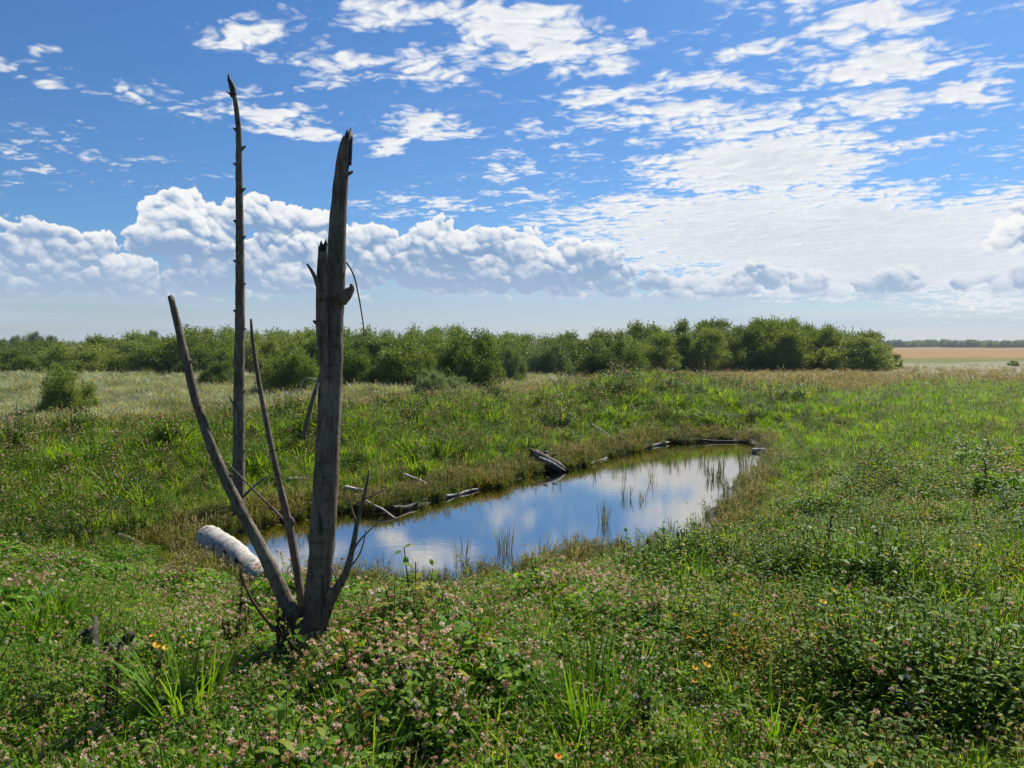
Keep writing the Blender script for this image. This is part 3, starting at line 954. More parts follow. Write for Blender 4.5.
S2, _, _ = limb('stem', [(306, 640), (303, 610), (297, 570), (290, 530), (281, 490), (271, 445), (262, 400), (256, 365), (252, 335), (251, 319)],
                [DT + .02, DT + .06, DT + .10, DT + .14, DT + .16, DT + .18, DT + .2, DT + .2, DT + .2, DT + .2],
                [11, 9.5, 8.5, 8, 6.5, 5.5, 4.8, 4.2, 3.4, 2.2], snag, base, 23, 10, .14, 0, .03)
limb('twig', [(290, 526), (276, 512), (262, 498), (246, 482), (232, 468), (226, 462)], [DT + .14, DT + .2, DT + .25, DT + .3, DT + .34, DT + .35], [3.4, 2.8, 2.3, 1.9, 1.6, 1.0], S2, base, 24, 6, .15, 0, .03)
limb('knob', [(288, 530), (292, 522), (291, 517)], [DT + .13] * 3, [6, 6, 2], S2, base, 25, 6, .2, 0, .01)
S3, _, _ = limb('stem', [(318, 645), (325, 618), (335, 592), (346, 572), (353, 545), (358, 520), (363, 500), (367, 482), (369, 470)],
                [DT + .02, DT - .05, DT - .10, DT - .13, DT - .16, DT - .18, DT - .2, DT - .2, DT - .2], [12, 10, 9, 7.5, 5.5, 4.4, 3.6, 2.8, 1.5], snag, base, 27, 10, .2, 0, .03)
for pp in ([(350, 556), (360, 540), (372, 528), (382, 517)], [(357, 524), (352, 510), (350, 500)], [(346, 572), (356, 560), (362, 548), (366, 530)],
           [(363, 500), (372, 496), (384, 489)], [(340, 584), (334, 574), (331, 566)]):
    limb('twig', pp, [DT - .15 - .03 * i for i in range(len(pp))], [2.6, 2.0, 1.5, 1.0][:len(pp)], S3, base, int(pp[0][0]), 5, .2, 0, .03)
limb('stem', [(302, 655), (286, 640), (268, 622), (252, 600), (243, 580), (240, 566)], [DT - .1, DT - .2, DT - .25, DT - .3, DT - .32, DT - .33], [5, 4, 3.3, 2.8, 2.2, 1.4], snag, base, 29, 7, .2, 0, .03, m_dry)
for k in range(5):        # root flare
    a = k * 1.26 + .4
    p = [Vector((math.cos(a) * .05, math.sin(a) * .05, .16)), Vector((math.cos(a) * .13, math.sin(a) * .13, .03)), Vector((math.cos(a) * .24, math.sin(a) * .24, -.07))]
    mb = MB(); tube(mb, p, [.055, .045, .02], 8, 0, True, .2, 40 + k, 0, .03)
    obj('root', mb.mesh('root', True), snag, [m_bark])

# tall thin dead trunk at the left end of the pond
tb2 = on_ground(238, 522); D2 = tb2.y
base2 = Vector((tb2.x, tb2.y, gz(tb2.x, tb2.y)))
pole = thing('dead_tree', 'tall thin dead trunk with a charred forked tip left of the pond', 'dead tree', base2)
PT, _, _ = limb('trunk', [(238, 520), (238.5, 495), (239, 440), (239, 380), (240, 320), (240, 260), (239.5, 210), (239, 170), (239, 140), (237.5, 118), (235, 100), (232.5, 90)], D2,
                [14, 12.5, 11.5, 10.5, 9.5, 8.5, 7.5, 6.5, 5.8, 5, 4.6, 4.5], pole, base2, 51, 12, .16, 0, .05)
limb('charred_tip', [(233.5, 96), (233, 90), (231, 83), (229, 79), (228.5, 74)], D2, [6, 6.5, 5.5, 3.2, .8], pole, base2, 52, 8, .25, 0, .03, m_dark)
limb('twig', [(232, 97), (229, 93), (226, 91.5)], D2, [2.4, 1.8, 1.0], pole, base2, 53, 5, .2, 0, .03, m_dark)
for k, (a, b) in enumerate([(239, 130), (241, 148), (237, 165), (242, 190), (237, 222), (243, 238), (236, 262), (243, 285), (236, 312), (244, 330), (236, 362), (244, 392), (235, 420), (244, 452)]):
    sgn = 1 if a > 239 else -1
    limb('knob', [(239.5, b + 2), (239.5 + sgn * 3.4, b), (239.5 + sgn * 6.2, b - 2)], D2, [5, 3.5, 1.6], pole, base2, 60 + k, 6, .2, 0, .03)
limb('twig', [(243, 497), (252, 488), (262, 480), (268, 476)], D2 - .1, [3, 2.5, 2, 1], pole, base2, 54, 5, .2, 0, .05)
limb('twig', [(236, 408), (231, 400), (229, 396)], D2 - .1, [2.4, 2, 1], pole, base2, 55, 5, .2, 0, .05)

# leaning stick on the far bank
tb3 = on_ground(302, 452); D3 = tb3.y; base3 = Vector((tb3.x, tb3.y, gz(tb3.x, tb3.y)))
lean = thing('dead_branch', 'dead stick with a curled pale twig leaning from the far bank behind the broken tree', 'branch', base3)
limb('stick', [(301, 456), (303, 440), (308, 418), (313, 398), (319, 380), (322, 368)], D3, [6, 5.5, 5, 4.4, 3.6, 2.5], lean, base3, 71, 8, .15, 0, .05)
limb('curled_twig', [(316, 390), (318, 383), (313, 379), (305, 379), (301, 384), (303, 394)], D3 - .05, [2.0, 1.9, 1.8, 1.6, 1.4, 1.0], lean, base3, 72, 5, .05, 0, .04, m_pale)


def free_log(name, label, px0, px1, w0, w1, mat, lift=.0, seed=1, cat='log', bend=0.0, mid=None, group=None, rough=.12, parts=(), embed=.3, flute=.04, ribs=.15):
    """a log lying on the ground between two sight points; w in frame pixels there"""
    a, b = on_ground(*px0), on_ground(*px1)
    a.z, b.z = max(gz(a.x, a.y), 0), max(gz(b.x, b.y), 0)
    ra, rb = w0 / 2 / FPX * a.y, w1 / 2 / FPX * b.y
    a.z += ra * (1 - embed) + lift; b.z += rb * (1 - embed)
    o = (a + b) / 2
    o0 = Vector((o.x, o.y, max(gz(o.x, o.y), 0)))
    side = Vector((-(b - a).y, (b - a).x, 0)).normalized()
    n = 6; pts, rad = [], []
    for i in range(n):
        t = i / (n - 1)
        p = a.lerp(b, t) + side * (bend * math.sin(t * math.pi)) + Vector((0, 0, .015 * math.sin(t * 7 + seed)))
        pts.append(p - o0); rad.append(ra + (rb - ra) * t)
    mb = MB(); tube(mb, pts, rad, 16 if w0 > 12 else 8, 0, True, rough, seed, ra * .5, max(.03, (b - a).length / 60), flute, ribs)
    L_ = obj(name, mb.mesh(name, True), None, [mat], label, cat, group)
    L_.location = o0
    return L_, a, b, ra


LG, la, lb, lr = free_log('fallen_log', 'thick bleached white log lying at the left end of the pond', (208, 554), (266, 588), 29, 20, m_pale, .02, 81, bend=.05, embed=.2, rough=.13, flute=.05, ribs=.0)
pb = (lb - la)
for k, t in enumerate((.42, .62)):
    sm = MB(); p = la.lerp(lb, t) + Vector((0, -lr * .75, lr * .4)) - LG.location
    tube(sm, [p, p + Vector((.01, -.03, .02)), p + Vector((.02, -.05, .05))], [.03, .022, .012], 7, 0, True, .2, 90 + k, 0, .01)
    obj('branch_stub', sm.mesh('branch_stub', True), LG, [m_dark])
for t in np.linspace(0, 1, 7):
    p = la.lerp(lb, t); KEEP_OUT.append((p.x, p.y - .1, .22))
KEEP_OUT.append((base.x, base.y, .12))

free_log('driftwood', 'dark waterlogged pole lying along the far end of the pond', (668, 440), (745, 443), 2.4, 1.7, m_dark, 0.02, 82, 'driftwood')
free_log('driftwood', 'pale stick on the far shore right of the half sunken stump', (636, 449), (668, 444), 3.6, 2.5, m_pale, 0.02, 83, 'driftwood')
free_log('driftwood', 'pale grey stick lying on the mud right behind the broken trunk', (345, 499), (394, 494), 3.6, 2.5, m_pale, 0.17, 84, 'driftwood', embed=-.3)
free_log('driftwood', 'thin stick sloping into the water right of the broken trunk', (363, 508), (395, 526), 2.9, 1.8, m_pale, 0.16, 85, 'driftwood')
free_log('driftwood', 'short bleached stick on the bank between the thin stem and the broken trunk', (288, 490), (312, 481), 3.6, 2.5, m_pale, 0.17, 86, 'driftwood', embed=-.5)
free_log('driftwood', 'pale stick lying aslant on the far bank above the stump', (592, 432), (618, 443), 2.5, 1.8, m_pale, 0.17, 87, 'driftwood', embed=-.5)
free_log('driftwood', 'grey branch half buried in weeds left of the bleached log', (118, 550), (162, 554), 5.8, 4.3, m_bark, 0.17, 88, 'driftwood')
free_log('driftwood', 'flat grey stick in the weeds at the left edge of the bank', (20, 552), (58, 543), 5.0, 3.6, m_pale, 0.17, 89, 'driftwood')
free_log('driftwood', 'bleached stick lying across the slope beyond the pond', (700, 422), (762, 417), 2.9, 2.2, m_pale, 0.17, 90, 'driftwood', embed=-.5)
free_log('driftwood', 'pale stick in the yellow weeds right of the pond', (815, 426), (850, 422), 2.5, 2.2, m_pale, 0.17, 91, 'driftwood', embed=-.5)
free_log('driftwood', 'dark knotty root lying on the mud left of the thin sloping stick', (352, 512), (378, 503), 6.5, 4.3, m_dark, 0.05, 101, 'driftwood', bend=.1)
free_log('driftwood', 'dark root chunk at the waterline right of the pale grey stick', (392, 512), (418, 504), 5.8, 2.9, m_dark, 0.02, 102, 'driftwood', bend=-.06)
free_log('driftwood', 'thin pale stick along the far waterline halfway to the stump', (446, 499), (478, 491), 2.9, 2.2, m_pale, 0.02, 103, 'driftwood')
free_log('driftwood', 'crooked grey stick on the far bank over the dark root chunk', (404, 484), (432, 492), 2.5, 1.8, m_pale, 0.17, 104, 'driftwood', embed=-.5, bend=.12)
free_log('driftwood', 'bleached root on the shore right of the tallest rush clump', (752, 455), (778, 452), 4.3, 2.9, m_pale, 0.02, 105, 'driftwood')
free_log('driftwood', 'short pale stick standing out of the far shore right of the stump', (590, 466), (606, 459), 2.9, 2.2, m_pale, 0.02, 106, 'driftwood')

# half sunken stump at the far shore
sp = on_ground(549, 470); sp.z = 0.0
stump = thing('tree_stump', 'dark broken stump with a pale edge leaning into the water at the far shore', 'stump', sp)
mb = MB(); tube(mb, [(-.36, .34, .30), (-.1, .14, .20), (.16, -.04, .10), (.34, -.14, .0)], [.15, .14, .12, .08], 14, 0, True, .22, 93, .10, .03, .16, ribs=.1)
obj('trunk_piece', mb.mesh('trunk_piece', False), stump, [m_dark])
for k_, (p0, p1, p2, r0) in enumerate([((-.30, .3, .30), (-.37, .32, .40), (-.40, .34, .46), .07), ((-.16, .22, .28), (-.10, .24, .38), (-.02, .24, .40), .06), ((-.34, .3, .22), (-.5, .26, .24), (-.60, .2, .16), .05),
                                        ((.0, .1, .22), (.12, .16, .34), (.22, .14, .36), .03), ((-.2, .1, .2), (-.28, -.02, .14), (-.30, -.12, .02), .05)]):
    mb = MB(); tube(mb, [p0, p1, p2], [r0, r0 * .7, r0 * .25], 8, 0, True, .35, 94 + k_, .03, .03)
    obj('root', mb.mesh('root', False), stump, [m_dark])
mb = MB(); tube(mb, [(-.22, .02, .30), (.06, -.16, .20), (.36, -.26, .03)], [.03, .035, .02], 8, 0, True, .2, 96, 0, .03)
obj('bare_edge', mb.mesh('bare_edge', True), stump, [m_pale])

# weathered stump and a pale lump of wood in the clover at the left
s1 = on_ground(90, 672); s1.z = gz(s1.x, s1.y)
o_ = thing('tree_stump', 'small dark split stump among clover left of the broken tree', 'stump', s1)
mb = MB(); tube(mb, [(.03, 0, -.03), (0, 0, .14), (-.01, .01, .26)], [.10, .085, .06], 14, 0, True, .55, 97, .10, .015, .22)
tube(mb, [(.10, 0, .05), (.13, 0, .18)], [.05, .02], 8, 0, True, .5, 197, .05, .015, .2)
obj('wood', mb.mesh('wood', True), o_, [m_dark])
s2 = on_ground(124, 672); s2.z = gz(s2.x, s2.y) + .12
o_ = thing('driftwood', 'weathered grey lump of wood beside the small dark stump', 'driftwood', s2)
mb = MB(); tube(mb, [(-.12, .02, -.02), (-.03, 0, .03), (.06, 0, .04), (.13, -.02, 0)], [.05, .075, .06, .03], 12, 0, True, .45, 98, .03, .015, .12)
obj('wood', mb.mesh('wood', True), o_, [m_bark])
mb = MB(); tube(mb, [(-.02, .03, .05), (.03, .02, .12), (.06, .01, .14)], [.045, .04, .02], 8, 0, True, .4, 99, .02, .015)
obj('split_piece', mb.mesh('split_piece', True), o_, [m_dark])
KEEP_OUT += [(s1.x, s1.y, .13), (s2.x, s2.y, .17), (s1.x, s1.y - .16, .1), (s2.x, s2.y - .18, .12)]

# ------------------------------------------------------------------ willows
G_WILLOW = [(0, (.060, .098, .024)), (.4, (.130, .195, .044)), (.75, (.21, .275, .070)), (1, (.30, .35, .12))]
m_willow = foliage('willow_leaf', G_WILLOW, .75, .27, .5, .12, inst=False)
G_SILVER = [(0, (.10, .16, .065)), (.5, (.18, .25, .11)), (1, (.28, .34, .19))]
m_silver = foliage('silvery_willow_leaf', G_SILVER, .65, .22, .5, .15, inst=False)


def willow(seed, nl=34, leaves=24000, leafL=.027, leafW=.0075, tall=.9, open_=.0):
    """crown and stems of a shrub about 1 m wide and 1 m high (scaled where it stands)"""
    rs = np.random.RandomState(seed)
    cb, sb = MB(), MB()
    lobes = []
    for k in range(nl):
        a = rs.rand() * 6.28; q = .40 * math.sqrt(rs.rand())
        hmax = tall * math.sqrt(max(0, 1 - (q / .50) ** 2))
        zc = hmax * (rs.uniform(.45, .92) if rs.rand() < .8 else rs.uniform(.15, .5)) * (1.0 - .10 * rs.rand())
        lobes.append((q * math.cos(a), q * math.sin(a), zc, rs.uniform(.085, .15)))
    for k in range(14):
        a = k / 14 * 6.28 + rs.rand() * .4
        lobes.append((.40 * math.cos(a), .40 * math.sin(a), rs.uniform(.10, .32), rs.uniform(.08, .13)))
    lobes = np.array(lobes)
    per = leaves // len(lobes)
    for lx, ly, lz, lr_ in lobes:
        n = per
        v = unit(rs.randn(n, 3)); rr_ = lr_ * (rs.rand(n) ** .45) * (1 + .25 * rs.randn(n))
        c_ = np.array([lx, ly, lz]) + v * rr_[:, None] * np.array([1, 1, 1.15])
        c_[:, 2] = np.maximum(c_[:, 2], .01 + .04 * rs.rand(n))
        d = unit(v * .6 + rs.randn(n, 3) * .5 + np.array([0, 0, .55]))
        n_ = unit(v + rs.randn(n, 3) * .7)
        sz = rs.uniform(.6, 1.3, n)
        cb.quads(rot_leaf(c_, d, n_, leafL * sz, leafW * sz * 2, [(0, 0), (.4, .5), (1, 0), (.4, -.5)]), 0, np.clip(rs.rand(n) * .7 + rs.rand() * .3, 0, 1))
    # upright shoots roughen the outline
    for k in range(110):
        l_ = lobes[rs.randint(len(lobes))]
        v = unit(rs.randn(1, 3))[0]; v[2] = abs(v[2])
        p0 = l_[:3] + v * l_[3] * .7
        d0 = unit(np.array([v * .5 + np.array([0, 0, 1.0]) + rs.randn(3) * .25]))[0]
        Ls = rs.uniform(.05, .13); m_ = 14
        t = np.linspace(.1, 1, m_); c_ = p0 + d0 * (t * Ls)[:, None]
        d = unit(d0 + rs.randn(m_, 3) * .55)
        cb.quads(rot_leaf(c_, d, unit(rs.randn(m_, 3)), np.full(m_, leafL * .9), np.full(m_, leafW * 1.9), [(0, 0), (.4, .5), (1, 0), (.4, -.5)]), 0, rs.rand(m_))
    for k in range(12):
        l_ = lobes[rs.randint(len(lobes))]
        a = rs.rand() * 6.28
        p0 = (.06 * math.cos(a), .06 * math.sin(a), -.03); p2 = (l_[0], l_[1], l_[2]); p1 = (l_[0] * .45, l_[1] * .45, l_[2] * .55)
        tube(sb, [p0, p1, p2], [.011, .008, .003], 5, 0, False)
    zt = np.percentile(np.concatenate(cb.v)[:, 2], 99.0)
    for q in cb.v + sb.v: q[:, 2] *= 1.0 / zt
    return cb.mesh('crown'), sb.mesh('stems')


WILLOWS = []
for sd, kw in ((1, {}), (2, dict(tall=.85)), (3, dict(nl=26, tall=.95)), (4, dict(nl=40, tall=.8)), (5, dict(nl=30, leaves=20000)), (6, dict(nl=22, leaves=18000, tall=1.0))):
    WILLOWS.append(willow(sd, **kw))
for c_, s_ in WILLOWS:
    c_.materials.append(m_willow); s_.materials.append(m_bark)
SILVER = []
for c_, s_ in WILLOWS[:3]:
    c2_ = c_.copy(); c2_.materials.clear(); c2_.materials.append(m_silver); SILVER.append((c2_, s_))


def shrub(px, by, ty, w, label, group=None, kind=0, silver=False, dist=None, squash=1.0, rz=None, name='willow_shrub', cat='shrub'):
    """px centre, by foot, ty top, w width, all in frame pixels"""
    d_ = dist or 2.33 * FPX / (by - 345.5)
    p = at(px, by, d_)
    g_ = gz(p.x, d_)
    top = CAMH + (345.5 - ty) / FPX * d_
    W_ = w / FPX * d_ * 1.12
    H_ = max(top - g_, .3)
    o = thing(name, label, cat, (p.x, d_, g_ - .02), random.random() * 6.28 if rz is None else rz, group, (W_, W_ * squash, H_ * 1.04))
    c_, s_ = (SILVER if silver else WILLOWS)[kind % (3 if silver else 6)]
    for nm, me_ in (('crown', c_), ('stems', s_)):
        q = bpy.data.objects.new(nm, me_); COL.objects.link(q); q.parent = o
    return o


random.seed(21)
shrub(69, 420, 371, 50, 'small round willow shrub standing alone in the pale meadow at the left', kind=2)
shrub(222, 392, 363, 40, 'low willow shrub left of the tall thin dead trunk', kind=4)
shrub(293, 399, 353, 62, 'rounded willow shrub right behind the thin broken stem', kind=0)
shrub(352, 394, 352, 46, 'willow shrub just right of the broken trunk', kind=1)
shrub(402, 392, 343, 70, 'broad willow between the broken trunk and the tall dome shaped one', kind=3)
shrub(470, 393, 336, 64, 'tall dome shaped dark willow standing forward in the middle of the thicket', kind=2)
shrub(432, 401, 372, 34, 'low grey green willow in front of the dome shaped one', kind=1, silver=True)
shrub(454, 398, 378, 34, 'silvery low willow at the foot of the dome shaped one', kind=0, silver=True)
shrub(508, 388, 350, 36, 'grey green willow right beside the dome shaped one', kind=2, silver=True)
shrub(548, 380, 347, 50, 'wide pale willow left of the trio in the middle distance', kind=1, silver=True)
shrub(612, 379, 342, 66, 'dark rounded willow over the middle of the far bank crest', kind=0)
shrub(650, 374, 336, 58, 'bushy willow between the far bank crest and the right hand clump', kind=5)
shrub(716, 371, 334, 52, 'leftmost rounded willow in the tall right hand clump', kind=3)
shrub(782, 372, 334, 64, 'dark rounded willow at the front of the right hand clump', kind=2)
shrub(832, 371, 334, 60, 'willow with a thin top right of the clump front', kind=1)
shrub(868, 372, 342, 46, 'last low willow at the right end of the clump', kind=4)
shrub(893, 371, 355, 16, 'small willow sprout at the very right end of the clump', kind=5)
shrub(1013, 369, 361, 10, 'tiny willow shrub alone on the open flats at the right', kind=5)
shrub(23, 374, 360, 36, 'low willow shrub before the thicket at the left edge', kind=1, silver=True)
shrub(62, 374, 358, 30, 'pale willow shrub before the left thicket', kind=2, silver=True)
# rows further back: nothing tells their members apart
MARKS = [(-14, 'cut by the left edge of the picture'), (20, 'below the far trees'), (60, 'behind the lone meadow shrub'), (100, 'right of the lone meadow shrub'),
         (135, 'halfway from meadow shrub to leaning stem'), (172, 'behind the tip of the leaning stem'), (207, 'between leaning stem and tall trunk'), (240, 'behind the tall thin trunk'),
         (272, 'right of the thin broken stem'), (305, 'left of the broken trunk'), (340, 'behind the broken trunk'), (375, 'right of the broken trunk'), (410, 'left of the domed willow'),
         (445, 'at the left shoulder of the domed willow'), (480, 'at the right shoulder of the domed willow'), (515, 'above the pale willows'), (550, 'above the sunken stump'),
         (590, 'over the left end of the crest'), (625, 'over the middle of the crest'), (660, 'where both thickets meet'), (690, 'at the left end'), (715, 'above its leftmost rounded willow'),
         (745, 'left of the highest crown'), (780, 'at the highest crown'), (812, 'right of the highest crown'), (840, 'near the right end'), (868, 'at the right end')]


def row(xs, by, tops, wid, dist, label, group):
    used = set()
    for i, q in enumerate(xs):
        tt = tops(q) + random.uniform(-2.2, 2.2)
        if q < -40: lab_ = label + ', beyond the left edge of the view'
        else:
            best = min((m_ for m_ in MARKS if m_ not in used), key=lambda m_: abs(m_[0] - q)); used.add(best)
            lab_ = label + ', ' + best[1]
        shrub(q + random.uniform(-5, 5), by, tt, wid * random.uniform(.85, 1.2), lab_, group, kind=random.randrange(6), dist=dist * random.uniform(.97, 1.05))
lt = lambda q: np.interp(q, [-200, 0, 60, 160, 200, 260, 330, 400, 450, 500, 560, 620, 680, 740, 780, 830, 870], [345, 345, 342, 338, 331, 333, 334, 333, 328, 337, 338, 332, 328, 325, 321, 330, 338])
row(range(-190, 345, 44), 373, lambda q: lt(q) + 5, 60, 56, 'front row willow of left thicket', 'willows of the left thicket front row')
row(range(-210, 340, 40), 369, lambda q: lt(q), 62, 66, 'back row willow of left thicket', 'willows of the left thicket back row')
row(range(345, 600, 42), 372, lambda q: lt(q) + 6, 60, 56, 'front row willow of middle thicket', 'willows of the middle thicket front row')
row(range(340, 640, 38), 369, lambda q: lt(q), 60, 68, 'back row willow of middle thicket', 'willows of the middle thicket back row')
row(range(672, 870, 36), 370, lambda q: lt(q) + 6, 58, 64, 'front row willow of right hand clump', 'willows of the right hand clump front row')
row(range(650, 862, 34), 369, lambda q: lt(q) - 1, 60, 72, 'back row willow of right hand clump', 'willows of the right hand clump back row')
# far trees over the left thicket
for i, (q, tt, w) in enumerate([(20, 337, 16), (35, 334, 17), (50, 337, 16), (3, 340, 14), (152, 332, 14), (92, 341, 14)]):
    lb_ = ['far tree leftmost but one above the left thicket', 'tallest far tree above the left edge of the thicket', 'far tree just right of the tallest one at the left', 'far tree cut by the left edge of the picture',
           'lone far crown peeking over the thicket left of the leaning stem', 'faint low far crown between the left group and the lone one'][i]
    shrub(q, 349, tt, w, lb_, dist=230, kind=i, name='distant_tree', cat='tree')
# woods on the horizon
fw = bpy.data.collections.new('distant_woods_sources')
for i in range(3):
    o = bpy.data.objects.new('distant_woods_source_%02d' % i, WILLOWS[i][0]); fw.objects.link(o)
rs = np.random.RandomState(8)
n = 900
fa = rs.uniform(-1.2, 1.2, n); fd = rs.uniform(820, 1100, n)
fx, fy = fd * np.sin(fa), fd * np.cos(fa)
hs = 6.5 + 2.2 * gnoise(fa * 30, fa * 0 + .5, 77) + rs.uniform(-1, 1, n)
scatter('distant_woods', (fw, 3), np.stack([fx, fy, np.full(n, .6)], 1), np.stack([np.zeros(n), np.zeros(n), rs.rand(n) * 6.28], 1),
        np.stack([np.full(n, 16.), np.full(n, 16.), hs], 1), rs.randint(0, 3, n), np.full(n, .5), 'blue green line of woods on the horizon')


# the neighbourhoods of the cover
def patch(x, y, s, seed): return fbm(x * s, y * s, 3, .55, seed)


P = spots(84000, 1.2, 46, 1.3, seed=1)
x, y, z, d, fs, r, rs = P
p1, p2, p3 = patch(x, y, .45, 201), patch(x, y, .9, 202), patch(x, y, .22, 203)
far = fs > 0
near = ~far
far = fs > 0
shore = (d > 0) & (d < .40 + p2 * .6 + .35 * far)
land = d > .10
rightness = sstep(x - y * .12, -.8, 1.2)                       # the grassier right hand side of the near bank
u = rs.rand(len(x))
crest = far & (d > 5.5) & (d < 10) & (x > -2)
meadow = far & (d > 8.5 + p3 * 2.5) & ~(crest & (fs < 9)) | (y > 42)
tanband = meadow & (fs < 13.5 + p3 * 7) & (y < 42)
pale = meadow & ~tanband & (x < 3 + y * .0) & (y < 60)
farbank = far & ~meadow & land
# near bank
pc = np.clip(.68 - .45 * rightness + p1 * .9, .06, .95)
nb = near & land & (y < 42)
sel_clover = nb & (u < pc) & ~shore
sel_grass = nb & ~sel_clover & (rs.rand(len(x)) < .58 + p2 * .8) & ~shore
sel_leafy = nb & ~sel_clover & ~sel_grass & ~shore
lump = .92 + .95 * sstep(patch(x, y, .8, 210), .0, .6) - .25 * sstep(patch(x, y, 1.4, 211), .0, .6)
hgt = (sstep(d, 0, 2.2) * .5 + .55) * lump
put('clover_cover', S_clover, sel_clover & (r < 16), P, .42 + p2 * .5, 1.0 * hgt, 'low clover with faded pink heads covering the near bank')
put('near_grass', S_grass, sel_grass & (r < 16), P, .44 + p1 * .5, .9 * np.minimum(hgt, 1.25) * (.75 + .45 * sstep(p3, -.3, .5)), 'tufts of green grass growing on the near bank')
put('leafy_weeds', S_leafy, sel_leafy & (r < 16), P, .52 + p1 * .4, 1.1 * hgt, 'broad leaved weeds between the grass on the near bank')
# right hand slope further off
g2 = sel_grass & (r >= 16); c2 = (sel_clover | sel_leafy) & (r >= 16)
put('slope_grass', S_grass, g2, P, .46 + p1 * .5, .95, 'yellowish green grass on the slope right of the pond')
put('slope_weeds', S_weed, c2, P, .40 + p2 * .45 + .25 * sstep(y, 24, 38), .75, 'green and reddish weeds on the slope right of the pond')
# far bank
uf = rs.rand(len(x))
fb_w = farbank & (uf < .64 + p1 * .5) & ~shore
fb_g = farbank & ~fb_w & ~shore
put('bank_weeds', S_weed, fb_w, P, .40 + p2 * .45, 1.0 * lump * (.55 + .5 * sstep(d, 0, 2.5)), 'leafy weeds with brown heads on the far bank')
put('bank_grass', S_grass, fb_g, P, .54 + p1 * .4 + .10 * crest, 1.0 * lump * (.55 + .5 * sstep(d, 0, 2.5)), 'bright green grass on the far bank')
# shore
put('shore_weeds', S_marsh, shore & (d > .0) & (rs.rand(len(x)) < .55), P, .18 + p2 * .8, .95, 'rusty low weeds along the waterline')
# straw band and pale meadow
mr = rs.rand(len(x)) < .14 + p3 * .5
put('flat_weeds', S_weed, (meadow & (x > 3) & ~mr & (rs.rand(len(x)) < .7)) | (tanband & (rs.rand(len(x)) < .12)), P, .52 + p2 * .6, .75, 'green and brown weeds on the flats beyond the pond')
put('dry_grass', S_straw, (tanband & (rs.rand(len(x)) < .8)) | (meadow & (x > 3) & mr), P, .58 + p1 * .4, .62, 'dry tan grass beyond the far bank')
tw = nb & (d > 1.2) & (r < 18) & (rs.rand(len(x)) < .01 + .30 * sstep(patch(x, y, .55, 260) + .20 * rightness, .16, .5))
put('tall_leafy_weeds', S_tall, tw, P, .60 + p2 * .5, (.80 + .25 * rightness) * np.clip(hgt, .6, 1.3), 'taller leafy weed clumps rising out of the near bank cover')
put('dry_litter', S_straw, (nb | farbank) & ~shore & (rs.rand(len(x)) < .09 + .2 * sstep(patch(x, y, .6, 215), .05, .5)), P, .35 + p2 * .4, .55, 'scattered dry stalks among the green plants')
put('pale_meadow', S_reed, pale, P, .42 + p2 * .8 + patch(x, y, .25, 240) * .4, .58 * (1 + .6 * patch(x, y, .35, 241)), 'pale grey green marsh grass filling the left meadow')
# a second, denser sowing of the close foreground
P = spots(20000, 1.6, 11, 1.0, seed=2)
x, y, z, d, fs, r, rs = P
p1, p2, p3 = patch(x, y, .45, 201), patch(x, y, .9, 202), patch(x, y, 1.6, 204)
rightness = sstep(x - y * .18, -.6, 1.6)
u = rs.rand(len(x)); nb = (fs < 0) & (d > .5)
pc = np.clip(.72 - .55 * rightness + p1 * .5 + p3 * .3, .04, .92)
lump = 1.0 + .45 * sstep(patch(x, y, .8, 210), .0, .6) - .25 * sstep(patch(x, y, 1.4, 211), .0, .6)
hgt = (sstep(d, 0, 2.2) * .5 + .5) * lump
put('clover_undergrowth', S_clover_plain, nb & (u < pc), P, .36 + p3 * .4, .95 * hgt, 'dense clover leaves under the flower heads on the near bank')
put('grass_undergrowth', S_grass, nb & (u >= pc) & (rs.rand(len(x)) < .5), P, .52 + p3 * .4, .72 * hgt, 'short grass filling gaps on the near bank')
put('leafy_undergrowth', S_leafy, nb & (u >= pc) & (rs.rand(len(x)) < .7), P, .45 + p3 * .5, .95 * hgt, 'broad weed leaves filling gaps on the near bank')
# thin sowing of the far flats
P = spots(16000, 42, 150, 1.9, amax=.85, seed=3)
x, y, z, d, fs, r, rs = P
p1, p2 = patch(x, y, .06, 301), patch(x, y, .2, 302)
lf = x < y * .05
put('far_meadow', S_reed, (lf & (y < 75)) , P, .42 + p2 * .4, .55, 'pale marsh grass at the foot of the willow thicket')
put('far_dry_grass', S_straw, ~lf & (p1 + rs.rand(len(x)) * .5 > .05) & (y < 78), P, .35 + p2 * .6, .55, 'dry grey grass on the flats to the right')
rw = spots(3500, 33, 56, 1.5, amax=.85, seed=4)
xx, yy = rw[0], rw[1]
put('reddish_weeds', S_marsh, (xx > 12) & (rw[6].rand(len(xx)) < .6) & (yy > 34 + 4 * patch(xx, yy, .12, 310)) & (yy < 48), rw, .60 + patch(xx, yy, .3, 311) * .6, 1.6, 'band of rust brown weeds before the open field')

